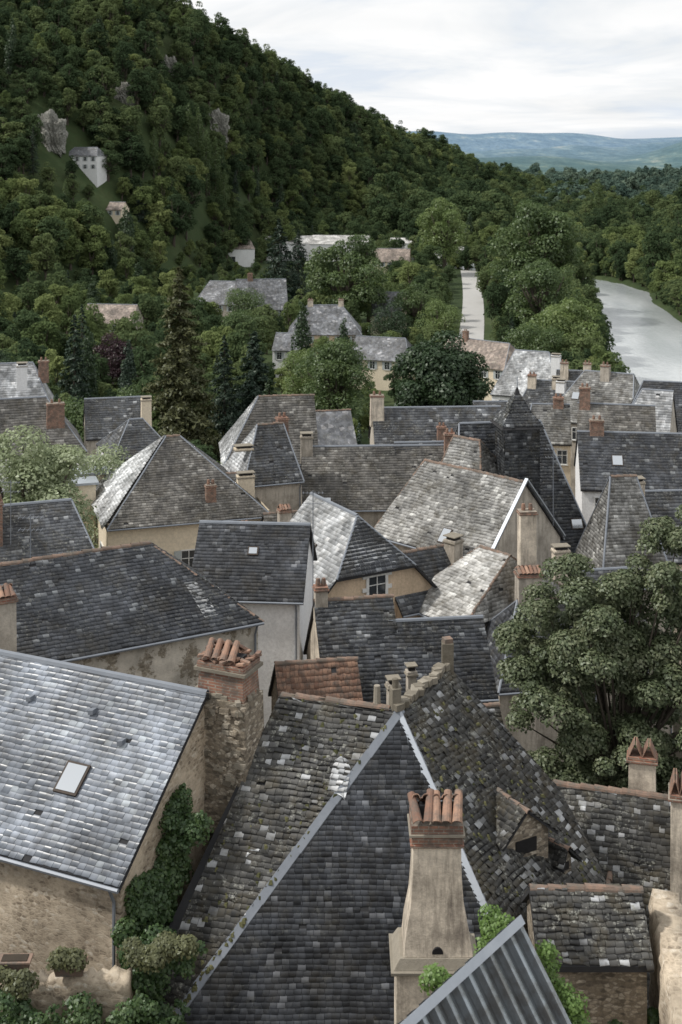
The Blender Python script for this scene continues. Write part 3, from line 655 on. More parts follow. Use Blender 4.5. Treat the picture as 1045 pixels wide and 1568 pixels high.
# ---- Q
eQ,wQ=house('rendered_house',(.35,55.4),(6.6,56.2),5.2,16.7,19.0,wall='grey',slate='slate_mid',sz=(.25,.18),age=.9,zb=8,ridge='zinc')
eQ2,wQ2=house('gabled_house',(-.6,55.6),(2.7,56.2),5.6,16.7,19.9,wall='chim',slate='slate',sz=(.25,.18),age=.9,zb=8,chims=[(.2,2.8,20.7,.55,.5,'grey','pots')])
house('slate_roofed_house',(1.8,49.3),(6.8,50.4),5.0,15.2,17.6,wall='grey',slate='slate_moss',sz=(.25,.18),age=.9,zb=8,chims=[(.7,2,19.2,.45,.4,'grey','slab'),(1.6,2.6,19.4,.35,.35,'grey','slab')])
house('tiled_outhouse',(-2.3,52.6),(.9,53.2),3.8,16.7,18.6,wall='stone',slate='terra',sz=(.17,.26),age=.9,ridge='terra',gut=False,zb=9)
# ---- mid row
house('slate_roofed_house',(-2.8,98),(9.2,98.6),7.6,13.2,16.9,wall='grey',slate='slate_brown',sz=(.32,.22),age=.7,ridge='zinc',chims=[(11.4,3,18.2,.8,.6,'brick','pots'),(.3,3.5,18.0,.9,.7,'grey','slab')],sky=[(1.8,.15,.6,.5)])
house('gabled_house',(4.6,98.2),(13,98.9),8.2,12.6,17.1,wall='grey',slate='slate',sz=(.32,.22),age=.7,ridge='zinc')
house('slate_roofed_house',(3.2,117.5),(15,118.2),7.4,12.7,16.1,wall='grey',slate='slate',sz=(.38,.28),age=.6,ridge='zinc',chims=[(.3,3,17.6,1.2,.8,'chim','pots'),(6,.8,15.1,.8,.6,'brick','pots')])
eR3,wR3=house('hipped_house',(-9.6,107.6),(-1.9,108.6),8.4,14.2,18.9,h1=(3.2,0),wall='white',slate='slate_brown',sz=(.34,.24),age=.7,hip='zinc')
slates([[wR3(-.12,8.62,13.95),wR3(-.12,-.22,13.95),wR3(3.1,4.2,18.95)]],'roof_slates_lit_side','slate_pale',eR3,.36,.26,.5,lift=.07)  # left hip lightened by colour, standing in for sheen
eR4,wR4=house('hipped_house',(-7.0,94.5),(-2.9,96),5.4,16.0,19.5,h1=(1.9,0),h2=(.7,0),wall='grey',slate='slate',sz=(.30,.22),age=.8,hip='zinc',chims=[(4.0,3.6,19.9,.8,.7,'brick','pots')])
slates([[wR4(-.12,5.6,15.8),wR4(-.12,-.2,15.8),wR4(1.8,2.7,19.54)]],'roof_slates_lit_side','slate_pale',eR4,.32,.24,.5,lift=.06)  # pale overlay: light on the left hip painted as slate colour
house('slate_roofed_house',(-10.2,92.5),(-6.3,93.6),4.6,14.6,16.4,wall='grey',slate='lauze_d',sz=(.34,.25),age=.8,chims=[(3.6,.5,16.8,1.2,.6,'cream','slab')])
house('rendered_house',(-4.6,86.5),(-1.2,87.5),4,13.6,15.4,wall='grey',slate='slate_brown',sz=(.34,.25),age=.8,chims=[(1.0,.5,16.4,.8,.7,'grey','tent'),(2.8,1,16.2,.6,.6,'grey','pots')])
house('rendered_house',(-3.6,80.5),(1.8,82.2),5,12.6,14.6,wall='white',slate='slate_pale',sz=(.34,.25),age=.6)
house('rendered_house',(-6.5,77),(-4.2,78),3.4,15.2,16.6,wall='grey',slate='slate_brown',sz=(.3,.22),age=.8,chims=[(1.2,1,17.6,.6,.5,'brick','pots')])
house('rendered_house',(3,104),(9,104),6,12,14.5,wall='grey',slate='slate',sz=(.36,.26))
house('rendered_house',(-3.5,124),(1.5,125),7,11.5,14.5,wall='white',slate='slate_far',sz=None)
# ---- far left / right group
for i,(p,q,W_,ze,zr,ha,hb,wl,sl,ch) in enumerate([
 ((-38,128),(-28.8,130),8,14.3,18.3,(3,0),(2,0),'white','slate_pale',[(3,3,19.6,1,.8,'chim','pots'),(6.5,2,18.6,1,.8,'white','slab'),(8.6,3,18.8,1.0,.7,'brick','pots')]),
 ((-34,112),(-22.6,115.5),8.5,13.6,17.6,(0,0),(3.2,0),'white','slate_brown',[(9.5,2,17.6,1.5,.7,'brick','pots'),(3,3,18.4,1,.7,'brick','pots')]),
 ((-25.5,131),(-19.2,132.5),7,11.2,14.4,(0,0),(0,0),'grey','slate',[(6,1,14.8,1,.8,'cream','slab')]),
 ((-20.0,114.5),(-14.8,116.6),6.5,13.0,15.6,(2.3,0),(2.3,0),'white','slate',[]),
 ((-26,104),(-19,106),6,12.0,14.5,(2,0),(0,0),'grey','lauze_d',[]),
 ((21,182),(29.8,178),10,6.2,11.6,(2,0),(3,0),'white','slate_pale',[(8.5,2.5,11.8,1.2,.8,'white','slab')]),
 ((28,171),(36,169),8,6.2,10.6,(0,0),(2,0),'grey','slate',[(1,3,12,1,.8,'chim','pots'),(4,3,12,1,.8,'chim','pots')]),
 ((23.5,150.5),(32.5,146),9,9.2,14.2,(3.5,0),(1,0),'grey','lauze_d',[(1,3,13.2,1,.8,'white','slab'),(6,4,15.3,1.0,.8,'grey','pots')]),
 ((21,160),(28,158),7,7.5,11.4,(2,0),(0,0),'grey','slate',[(2,3,12.3,1,.8,'chim','pots'),(5,3,12.0,1,.8,'chim','slab')]),
 ((29.5,139),(40,136),9.5,9.8,14.8,(2.5,0),(0,0),'grey','slate_mid',[]),
 ((19.4,105.2),(30,104),8,12.9,16.5,(0,0),(0,0),'white','slate_mid',[(1.5,4,17.7,1.1,.7,'brick','pots')]),
 ((22.5,124),(29.5,122.6),6.4,12.4,15.4,(0,0),(0,0),'grey','slate_brown',[(.6,3,17.2,1.0,.8,'brick','pots')]),
 ((27,130),(32,128),7,11,15.8,(2.5,0),(0,0),'grey','slate_pale',[]),
 ((18,128.5),(22.5,128),6,11.4,14.5,(1,0),(0,0),'cream','lauze_d',[(3.5,3,15.4,1.0,.8,'brick','pots')]),
 ((14.5,139),(21,139),7,9.6,12.6,(0,0),(2,0),'grey','slate',[]),
 ((19.6,90.5),(25,91),7,11.6,15.4,(0,0),(0,0),'cream','slate',[(1.2,1,17.0,1.0,.8,'chim','slab')])]):
    house('slate_roofed_house',p,q,W_,ze,zr,ha,hb,wall=wl,slate=sl,sz=(.38,.28),age=.7,chims=ch,gut=False,ridge='zinc',sky=[(3,.5,.9,1.0)] if i in (10,7) else (),
      wins=[('f',1.5+2.2*k,ze-1.5,.9,1.3,'n') for k in range(3)])
# ---- valley houses
def vh(p,q,W_,ze,zr,ha=0,hb=0,wl='cream',sl='slate_far',rows=1,name='village_house',ch=(),nw=None):
    L=math.dist(p,q); nw=nw or max(1,int(L/3))
    ws=[('f',L/(nw)*(k+.5),ze-1.5-2.9*r,1.0,1.5,'s') for k in range(nw) for r in range(rows)]
    return house(name,p,q,W_,ze,zr,(ha,0),(hb,0),wall=wl,slate=sl,sz=None,wins=ws,chims=ch,gut=False,ov=.4,ridge='zinc')
vh((-12,293),(4.6,293),12,-1,4.6,4.5,4.5,'cream2',rows=2,ch=[(5,6,6,1.2,.8,'chim','pots'),(12,6,6,1.2,.8,'chim','pots')])
vh((-15,286),(-9,285),8,-3.5,-.5,0,0,'white','slate_far'); vh((2,272),(14,268),8,-3.0,.8,0,2,'cream'); vh((19,258),(31,247),8.5,-1.2,2.8,0,2,'cream','tile_far',ch=[(4,4,4.5,1,.8,'brick','pots')])
vh((-42,373),(-27,370),12,-3.5,2.2,3,0,'grey'); vh((-29,366),(-15,368),12,-4.4,3.2,0,0,'grey',ch=[(4,6,5,1.4,.9,'brick','pots')])
vh((-66,332),(-53,330),10,-3.6,.4,0,0,'grey','tile_far'); vh((8,352),(16,350),8,-4,1.5,0,0,'cream')
vh((12,520),(27,518),10,-4,.6,0,0,'cream','tile_far')
zz=G(-99,500); vh((-106,502),(-93,498),8,zz+6.0,zz+9.0,2,2,'white','slate_far',2,'hillside_manor')
zz=G(-85,488); vh((-88,490),(-82,488),6,zz+5,zz+7.5,0,0,'cream','tile_far')
vh((-125,372),(-117,368),7,G(-119,370)+3.5,G(-119,370)+5.5,0,0,'grey','tile_far')
for p,q,W_,ze,zr in (((-74,552),(-37,560),30,-2.2,1.0),((-34,590),(-12,592),22,-2.2,.6),((-14,588),(12,586),26,-2.2,1.0),((40,560),(52,558),14,-3.6,-1.6),((22,600),(34,598),14,-2.6,-.6)):
    house('warehouse',p,q,W_,ze,zr,wall='white',slate='tile_far' if W_>=30 else 'lauze',sz=None,gut=False,ridge=None,wins=[('f',4+6*k,-7,3,3,'n') for k in range(int(math.dist(p,q)/6.5))])
def antenna(x,y,z0,z1):
    mb=MB(); mb.tube([(x,y,z0),(x,y,z1)],.022,6,0)
    for i,zz in enumerate((z1-.1,z1-.6)):
        mb.tube([(x-.5,y,zz),(x+.5,y,zz)],.012,4,0)
        for k in range(6): mb.tube([(x-.45+k*.18,y-.25,zz),(x-.45+k*.18,y+.25,zz)],.008,4,0)
    mb.build('tv_antenna',['zinc_d'])
antenna(-1.3,60.6,18.5,24.2); antenna(-12.6,53,22.8,25.2); antenna(13,80,17,21.8); antenna(-17.6,69.6,19,22.4)
for x,y in ((-6.3,30.35),(-7.6,30.45)):
    mb=MB(); mb.box((x,y,21.0),(.62,.26,.26),.02,0,top=(.74,.34)); mb.box((x,y,21.14),(.78,.38,.05),.02,0); mb.box((x,y,21.17),(.6,.26,.03),.02,1)
    mb.build('terracotta_planter',['ridge','soil'],None,.01)
# ------------------------------------------------------------------ foliage
def diamonds(P,Nn,s,rng,asp=.62):
    n=len(P); Nn=Nn/np.linalg.norm(Nn,axis=1,keepdims=True)
    r=rng.normal(size=(n,3)); t=np.cross(Nn,r); t/=np.linalg.norm(t,axis=1,keepdims=True); b=np.cross(Nn,t)
    s=s[:,None]
    fold=Nn*s*.12
    return np.stack([P-t*s*.5,P-b*s*.5*asp+fold,P+t*s*.5,P+b*s*.5*asp+fold],1)
def blob_leaves(C,R,n,size,rng,up=.5,shell=(.6,1.08),flat=.8):
    w=R**2; k=rng.choice(len(C),n,p=w/w.sum()); d=rng.normal(size=(n,3)); d/=np.linalg.norm(d,axis=1,keepdims=True)
    d[:,2]=np.where(d[:,2]<-.5,-d[:,2],d[:,2])
    rad=R[k]*(shell[0]+(shell[1]-shell[0])*rng.random(n)**.6)
    P=C[k]+d*rad[:,None]*np.array([1,1,flat]); Nn=d+rng.normal(size=(n,3))*.45+np.array([0,0,up])
    return P,Nn,size*(.65+.7*rng.random(n))
def tree_mesh(name,mat,seed,kind='broad',nleaf=5000,leaf=.10,nblob=26,H=2.4,br=(.24,.44),zmid=None,zr_=.9,rr_=.78):
    rng=np.random.default_rng(seed); mb=MB()
    if kind=='broad':
        zc=zmid or H*.58; C=[]
        while len(C)<nblob:
            p=rng.uniform(-1,1,3)
            l=np.linalg.norm(p)
            if .35<l<1: C.append(p*np.array([rr_,rr_,zr_*(H/2.4)])+np.array([0,0,zc]))
        C=np.array(C); R=rng.uniform(br[0],br[1],nblob)
        P,Nn,s=blob_leaves(C,R,nleaf,leaf,rng)
        mb.tube([(0,0,-.3),(.02,0,.3),(.0,.03,H*.35),(.02,0,H*.6)],[.10,.08,.06,.03],7,1)
        for i in range(0,nblob,2):
            c=C[i]; mb.tube([(0,0,H*.25+.1*rng.random()),(c[0]*.5,c[1]*.5,(c[2]+H*.3)*.5),tuple(c)],[.045,.03,.008],5,1)
    elif kind=='poplar':
        n=34; z=np.linspace(.5,H,n); r=.75*np.sin(np.clip((z/H),0,1)*pi*.92+.12)**.7
        a=rng.uniform(0,2*pi,n); C=np.stack([np.cos(a)*r*.35,np.sin(a)*r*.35,z],1); R=np.maximum(r*.62,.15)
        P,Nn,s=blob_leaves(C,R,nleaf,leaf,rng,up=.2,flat=1.5); mb.tube([(0,0,-.3),(0,0,H*.9)],[.12,.02],7,1)
    else:
        Pl=[];Nl=[];sl=[]; nb=int(95)
        for i in range(nb):
            f=(i+.5)/nb; z=H*(.07+.93*f); rad=(1-f)**.85*(.75+.45*rng.random())+.03; a=i*2.4+rng.random()
            k=int(nleaf/nb*(.35+1.3*(1-f))); t=rng.random(k)**.6
            x=np.cos(a)*rad*t;y=np.sin(a)*rad*t; zz=z-rad*(.28*t+.22*t*t)+rad*.12*t**4
            wd=rad*.22*(1-t*.5); off=rng.normal(size=(k,3))*np.stack([wd,wd,wd*.35+0*t],1)
            Pl.append(np.stack([x,y,zz],1)+off); Nl.append(np.stack([np.cos(a)*.4+0*t,np.sin(a)*.4+0*t,.8+0*t],1)+rng.normal(size=(k,3))*.45); sl.append(leaf*(.6+.8*rng.random(k)))
            mb.tube([(0,0,z),(np.cos(a)*rad*.8,np.sin(a)*rad*.8,z-rad*.38)],[.015,.004],4,1)
        P=np.concatenate(Pl);Nn=np.concatenate(Nl);s=np.concatenate(sl); mb.tube([(0,0,-.3),(0,0,H*.99)],[.09,.008],7,1)
    Q=diamonds(P,Nn,s,rng,.6 if kind!='conifer' else .4)
    nv=len(Q)*4; V=np.concatenate([Q.reshape(-1,3),np.array([tuple(v) for v in mb.v],float)])
    me=bpy.data.meshes.new(name)
    lv=[np.arange(nv,dtype=np.int32)]; st=list(range(0,nv,4)); cur=nv; mi=[0]*len(Q)
    for f in mb.f: lv.append(np.array(f,np.int32)+nv); st.append(cur); cur+=len(f); mi.append(1)
    lv=np.concatenate(lv)
    me.vertices.add(len(V)); me.vertices.foreach_set('co',V.ravel()); me.loops.add(len(lv)); me.loops.foreach_set('vertex_index',lv)
    me.polygons.add(len(st)); me.polygons.foreach_set('loop_start',np.array(st,np.int32)); me.polygons.foreach_set('material_index',np.array(mi,np.int32)); me.update(calc_edges=True)
    me.materials.append(M[mat]); me.materials.append(M['bark']); return me
def place(name,me,x,y,sc,z=None,rz=None,szz=None):
    ob=bpy.data.objects.new(name,me); ob.location=(x,y,G(x,y) if z is None else z); ob.rotation_euler=(0,0,random.uniform(0,6.28) if rz is None else rz)
    ob.scale=(sc,sc,szz or sc); COL.objects.link(ob); return ob
def coll(name,meshes):
    c=bpy.data.collections.new(name)
    for i,me in enumerate(meshes):
        o_=bpy.data.objects.new('%s_%02d'%(name,i),me); c.objects.link(o_)
    return c
def scatter(name,pts,sc,col):
    pts=np.asarray(pts,float); n=len(pts); me=bpy.data.meshes.new(name); me.vertices.add(n); me.vertices.foreach_set('co',pts.ravel())
    sc=np.asarray(sc,float); s3=np.repeat(sc[:,None],3,1)*np.stack([RNG.uniform(.85,1.15,n),RNG.uniform(.85,1.15,n),RNG.uniform(.8,1.3,n)],1)
    a=me.attributes.new('sc','FLOAT_VECTOR','POINT'); a.data.foreach_set('vector',s3.ravel())
    r=np.zeros((n,3)); r[:,2]=RNG.uniform(0,6.28,n); r[:,:2]=RNG.normal(size=(n,2))*.05
    a=me.attributes.new('rt','FLOAT_VECTOR','POINT'); a.data.foreach_set('vector',r.ravel()); me.update()
    ob=bpy.data.objects.new(name,me); COL.objects.link(ob)
    g=bpy.data.node_groups.new(name+'_gn','GeometryNodeTree')
    g.interface.new_socket('Geometry',in_out='INPUT',socket_type='NodeSocketGeometry'); g.interface.new_socket('Geometry',in_out='OUTPUT',socket_type='NodeSocketGeometry')
    N=g.nodes; gi=N.new('NodeGroupInput'); go=N.new('NodeGroupOutput'); ip=N.new('GeometryNodeInstanceOnPoints'); ci=N.new('GeometryNodeCollectionInfo')
    ci.inputs['Collection'].default_value=col; ci.inputs['Separate Children'].default_value=True; ci.inputs['Reset Children'].default_value=True
    A1=N.new('GeometryNodeInputNamedAttribute'); A1.data_type='FLOAT_VECTOR'; A1.inputs['Name'].default_value='sc'
    A2=N.new('GeometryNodeInputNamedAttribute'); A2.data_type='FLOAT_VECTOR'; A2.inputs['Name'].default_value='rt'
    er=N.new('FunctionNodeEulerToRotation'); ip.inputs['Pick Instance'].default_value=True
    L=g.links.new; L(gi.outputs[0],ip.inputs['Points']); L(ci.outputs[0],ip.inputs['Instance']); L(A1.outputs[0],ip.inputs['Scale']); L(A2.outputs[0],er.inputs[0]); L(er.outputs[0],ip.inputs['Rotation']); L(ip.outputs[0],go.inputs[0])
    md=ob.modifiers.new('scatter','NODES'); md.node_group=g; return ob
TA=[tree_mesh('tA%d'%i,'leafA',100+i,nleaf=2800,leaf=.13,nblob=26+3*i,H=2.2+.14*i,br=(.18,.34),rr_=.70) for i in range(6)]
TL=[tree_mesh('tL%d'%i,'leafA2',120+i,nleaf=2800,leaf=.13,nblob=26+3*i,H=2.3+.2*i,br=(.18,.34),rr_=.70) for i in range(3)]
TP=[tree_mesh('tP%d'%i,'leafM',130+i,'poplar',3500,.13,H=6.5) for i in range(2)]
TPd=tree_mesh('tPd','leafD',138,'poplar',2500,.16,H=5)
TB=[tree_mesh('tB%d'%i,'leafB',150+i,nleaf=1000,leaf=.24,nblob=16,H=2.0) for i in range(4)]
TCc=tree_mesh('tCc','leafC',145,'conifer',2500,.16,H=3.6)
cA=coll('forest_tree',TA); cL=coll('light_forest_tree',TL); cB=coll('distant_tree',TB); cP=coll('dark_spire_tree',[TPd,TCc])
rocks=[(-61,640,12),(-112,500,12),(-92,560,9),(-84,640,8)]
pts=[];sc=[];pl_=[];sl_=[];pd_=[];sd_=[]
for gy in np.arange(300,1420,7.2):
    for gx in np.arange(-480,230,7.2):
        x=gx+RNG.uniform(-3.4,3.4); y=gy+RNG.uniform(-3.4,3.4)
        if abs(x)>.33*y+12: continue
        yf=np.interp(x,HX,HYF); yc=np.interp(x,HX,HYC)
        if y<yf-12 or y>yc+60: continue
        if any(abs(x-a*(y/b_))<r_*.5 and b_-20<y<b_+4 for a,b_,r_ in rocks): continue
        if -108<x<-91 and 491<y<511: continue
        if -89<x<-81 and 484<y<497: continue
        n_=math.sin(x*.05+1)*math.sin(y*.035)+.6*math.sin(x*.11+y*.07)
        s=RNG.uniform(3.8,7.0)*(1+.12*n_); t=(y-yf)/(yc-yf)
        if -112<x<-78 and 455<y<500: s*=.6
        if -100<x<-25 and y<545 and y<yf+30: s*=.55
        pr_=.42 if t<.35 else .12
        q=(x,y,G(x,y)-.8)
        if RNG.random()<(.04 if t<.4 else .012): pd_.append(q); sd_.append(min(s,RNG.uniform(3,4.4)))
        elif RNG.random()<pr_*(1+n_): pl_.append(q); sl_.append(s*.9)
        else: pts.append(q); sc.append(s)
scatter('hillside_forest',pts,sc,cA); scatter('hillside_young_wood',pl_,sl_,cL)
def clear(x,y):
    rl=np.interp(y,RY,RL); rr=np.interp(y,RY,RR)
    if y<640 and rl-2<x<rr+2: return False
    if abs(x-.0965*y)<7 and 290<y<570: return False
    for x0,x1,y0,y1 in ((-18,8,280,308),(0,18,258,282),(15,36,235,268),(-46,-11,345,385),(-70,-47,318,345),(5,20,338,362),(-78,-33,535,600),(-40,16,540,618),(8,32,490,532),(36,56,505,578),(20,38,560,616)):
        if x0<x<x1 and y0<y<y1: return False
    return True
pts=[];sc=[];pl_=[];sl_=[]
for gy in np.arange(150,640,7.6):
    for gx in np.arange(-240,260,7.6):
        x=gx+RNG.uniform(-3.6,3.6); y=gy+RNG.uniform(-3.6,3.6)
        if abs(x)>.35*y+16 or not clear(x,y): continue
        yf=np.interp(x,HX,HYF)
        if y>yf-8: continue
        if y<195 and (x>-14): continue
        if x>18 and y<235 and x<np.interp(y,RY,RL): continue
        d=.78
        if x<-18: d=.92
        if x>np.interp(y,RY,RR): d=.97
        if RNG.random()>d: continue
        s=RNG.uniform(2.8,5.4)*(1.25 if x>60 else 1.0)*(.8 if y<240 else 1)
        if -18<x<40 and y<340: s*=.72
        if 385<y<560 and -.145*y<x<.03*y: s=RNG.uniform(1.3,2.4)
        q=(x,y,G(x,y)-.5); r_=RNG.random()
        if r_<.04 and s>2.5: pd_.append(q); sd_.append(RNG.uniform(2.2,3.4))
        elif r_<.36: pl_.append(q); sl_.append(s)
        else: pts.append(q); sc.append(s)
for y in np.arange(230,640,2.6):
    for f,sg in ((RR,1),(RL,-1)):
        off=RNG.uniform(1.5,6); x=np.interp(y,RY,f)+sg*off; s=RNG.uniform(2.4,4.8)
        if RNG.random()<.35: pl_.append((x,y,-11.6)); sl_.append(s)
        else: pts.append((x,y,-11.6)); sc.append(s)
scatter('valley_woodland',pts,sc,cA); scatter('valley_light_trees',pl_,sl_,cL); scatter('dark_conifers',pd_,sd_,cP)
pts=[];sc=[];pl_=[];sl_=[]
for y in np.geomspace(640,2300,95):
    st=9+ (y-640)*.011
    for gx in np.arange(-20,.34*y,st):
        x=gx+RNG.uniform(-.45,.45)*st; yy=y+RNG.uniform(-8,8)
        if yy>np.interp(x,HX,HYF)-5 and x<200: continue
        q=(x,yy,G(x,yy)-1.5); s=RNG.uniform(4.5,8.0)*(1+.5*(math.sin(x*.03)*math.sin(y*.01)>.3))
        if yy>950+RNG.uniform(-150,150): pl_.append(q); sl_.append(s*.95)
        else: pts.append(q); sc.append(s)
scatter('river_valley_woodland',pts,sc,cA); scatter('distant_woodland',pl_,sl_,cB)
def uniq(name,mat,seed,x,y,r,h,kind='broad',nleaf=14000,leaf=.06,z=None,nblob=45,**kw):
    H=h/r; me=tree_mesh(name,mat,seed,kind,nleaf,leaf,nblob,H,**kw); return place(name,me,x,y,r,z)
uniq('spruce_tree','leafC2',1,-23,186,6.4,29.5,'conifer',20000,.10)
uniq('cedar_tree','leafC',2,-12.6,190,5.8,20,'conifer',14000,.10); uniq('fir_tree','leafC',22,-17.5,196,3.8,19,'conifer',9000,.12)
uniq('cedar_tree','leafD',21,-10,182,4.4,14,'conifer',10000,.1); uniq('fir_tree','leafC',23,-40,196,4.2,22,'conifer',9000,.12)
uniq('chestnut_tree','leafD',3,14.2,190,7.9,20,nleaf=34000,leaf=.07,nblob=95,zmid=1.45,zr_=.80,br=(.20,.34))
uniq('maple_tree','leafM',4,-1,212,6.8,16,nleaf=14000)
uniq('maple_tree','leafL',41,-6,222,5,15,nleaf=10000)
uniq('ash_tree','leafM',5,1.8,350,12,27,nleaf=16000,br=(.18,.32)); uniq('ash_tree','leafL',51,8,372,8,19,nleaf=9000)
uniq('ash_tree','leafM',52,20,345,7,15,nleaf=9000,br=(.18,.32)); uniq('ash_tree','leafD',53,12,318,5.5,13,nleaf=9000); uniq('ash_tree','leafL',54,24,318,6,13,nleaf=9000); uniq('ash_tree','leafM',55,-22,300,6,13,nleaf=9000)
uniq('ash_tree','leafM',56,9,285,4.5,10,nleaf=8000); uniq('ash_tree','leafM',57,-26,345,7,14,nleaf=9000)
uniq('pine_tree','leafC',6,-20,420,8,28,'conifer',8000,.1); uniq('pine_tree','leafC',61,-14,428,7,24,'conifer',7000,.1)
uniq('lime_tree','leafL',7,41,520,12,31,nleaf=12000,br=(.18,.32))
uniq('plane_tree','leafM',8,49,318,11,24,nleaf=18000,leaf=.055,nblob=60,br=(.18,.32)); uniq('plane_tree','leafM',81,58,390,16,36,nleaf=22000,leaf=.055,nblob=70,br=(.16,.30))
uniq('plane_tree','leafM',83,66,415,12,28,nleaf=14000,br=(.18,.32))
uniq('plane_tree','leafL',84,49,288,9.5,17,nleaf=14000,br=(.18,.34)); uniq('plane_tree','leafM',85,41,272,7,13,nleaf=12000)
uniq('plum_tree','leafP',9,-43,250,4.6,14,nleaf=9000,leaf=.08)
uniq('willow_tree','leafW',10,-20.5,84,4.8,15.5,nleaf=30000,leaf=.055,z=8); uniq('willow_tree','leafW',101,-17,97,4.0,13,nleaf=18000,leaf=.055,z=5)
uniq('birch_tree','leafL',11,-21.5,72,2.4,7.5,nleaf=10000,leaf=.09,z=14)
uniq('birch_tree','leafL',111,-11,108,2.6,11,nleaf=9000,z=3.5)
uniq('oak_tree','leafD',12,-57,215,7,15,nleaf=12000); uniq('oak_tree','leafM',121,-36,176,6,12,nleaf=12000); uniq('oak_tree','leafM',122,-30,190,5.5,12,nleaf=12000)
uniq('cypress_tree','leafC',13,1.9,140,1.1,13.5,'poplar',5000,.2); uniq('cypress_tree','leafC',131,-33.5,205,2.2,17,'poplar',6000,.16); uniq('cypress_tree','leafC',132,-46,232,3.4,21,'conifer',7000,.12)
uniq('oak_tree','leafM',123,-3.5,140,2.6,15,nleaf=9000,leaf=.08); uniq('oak_tree','leafD',124,15.5,150,4,15,nleaf=9000)
uniq('cypress_tree','leafC',134,-112,475,3,18,'conifer',5000,.12)
for i,(x,y,h) in enumerate(((-67,573,26),(-63,576,30),(-59,572,28),(-55.5,577,29),(-51.5,575,23),(-98,465,13),(-76,530,20))):
    me=TP[i%2]; place('poplar_tree',me,x,y,h/6.5,szz=h/6.5)
place('poplar_tree',TP[0],150,760,5); place('poplar_tree',TP[1],90,640,4)
def near_tree():
    rng=np.random.default_rng(77); C=[];R=[]
    lobes=[((8.5,46.5,22.4),(2.7,2.4,2.9),46),((12.4,46.8,24.2),(2.5,2.3,3.2),44),((10.4,47.0,22.6),(2.4,2.2,2.6),34),((10.2,47.5,21.0),(3.0,2.2,2.9),30),((12.4,45.4,20.2),(2.6,2.2,2.8),34),((7.4,45.8,20.6),(1.9,1.6,2.2),24),((9.4,45.2,18.9),(2.6,1.8,1.5),24),((6.6,46.5,22.1),(1.1,1,1.5),10),((12.2,45.2,18.2),(2.2,1.6,1.0),12),((7.6,45.6,18.4),(1.3,1.2,.9),10)]
    for c,r,n in lobes:
        for i in range(n):
            d=rng.normal(size=3); d/=np.linalg.norm(d); C.append(np.array(c)+d*np.array(r)*(.55+.42*rng.random())); R.append(rng.uniform(.30,.64))
    C=np.array(C);R=np.array(R)
    P,Nn,s=blob_leaves(C,R,145000,.13,rng,up=.5,shell=(.45,1.18),flat=.75)
    Q=diamonds(P,Nn,s,rng,.65)
    e=empty('lime_tree',(9.8,46.5,11))
    mesh_np('foliage',Q.reshape(-1,3),np.arange(len(Q)*4).reshape(-1,4),[M['leafN']],e)
    mb=MB(); mb.tube([(9.8,46.5,10),(9.8,46.5,14),(9.9,46.6,17),(10.2,46.7,20),(10.6,46.8,22.5)],[.35,.28,.24,.16,.06],10,0)
    for i in range(0,len(C),3):
        c=C[i]; mb.tube([(9.9,46.6,15.5+3*rng.random()),tuple((c+np.array([9.9,46.6,17.5]))*.5),tuple(c)],[.09,.05,.012],6,0)
    mb.build('trunk_and_limbs',['bark'],e)
near_tree()
def ivy(name,blobs,n,size,mat='ivy',seed=3):
    rng=np.random.default_rng(seed); C=[];R=[]
    for c,r,k in blobs:
        for i in range(k):
            d=rng.normal(size=3); d/=np.linalg.norm(d); C.append(np.array(c)+d*np.array(r)*rng.random()**.4); R.append(rng.uniform(.06,.24))
    P,Nn,s=blob_leaves(np.array(C),np.array(R),n,size,rng,up=.4,shell=(.3,1.45)); Nn=Nn+np.array([0,-.6,0])
    Q=diamonds(P,Nn,s,rng,.8); return mesh_np(name,Q.reshape(-1,3),np.arange(len(Q)*4).reshape(-1,4),[M[mat]])
bl=[]
for t in np.linspace(0,1,12):
    bl.append(((-5.2+1.0*t,32.0+2.4*t,20.2+1.7*t+.5*math.sin(t*9)),(.3,.35,1.3),24))
bl+=[((-3.75,33.6,22.4),(.35,.35,.5),16),((-4.6,31.6,20.2),(.6,.6,1.0),46),((-4.5,30.7,19.7),(.9,.6,.9),50),((-5.0,29.8,19.6),(1.1,.7,.9),60),((-4.2,30.9,20.9),(.9,.4,.35),26),((-6.4,29.4,20.0),(1.5,.6,.8),60),((-7.8,29.5,20.0),(1.2,.6,.9),50),((-4.2,29.2,18.8),(.8,.6,1.2),40)]
ivy('ivy',bl,64000,.085)
ivy('vine',[((-4.3,30.6,21.2),(.8,.3,.18),24),((-7.6,30.0,20.9),(.5,.2,.2),10),((-6.3,30.2,21.25),(.3,.1,.12),6)],6500,.08,'leafC2',8)
ivy('climbing_plant',[((2.9,24.2,25.6),(.25,.2,.35),14),((2.75,23.8,25.3),(.15,.2,.3),8),((1.7,22.5,25.6),(.2,.15,.15),8)],5000,.06,'vine',5)
ivy('climbing_plant',[((3.75,23.95,24.9),(.10,.15,.5),12),((4.1,23.75,24.3),(.15,.15,.5),16),((4.3,23.6,23.9),(.18,.15,.4),12)],5600,.06,'vine',6)
ivy('climbing_plant',[((7.0,31.2,18.7),(.8,.3,1.0),20)],4000,.10,'ivy',7)
M['rock']=mat_var('limestone',(.17,.165,.145),(.40,.39,.355),.95,0,.4,.9,False,(.06,.065,.05))
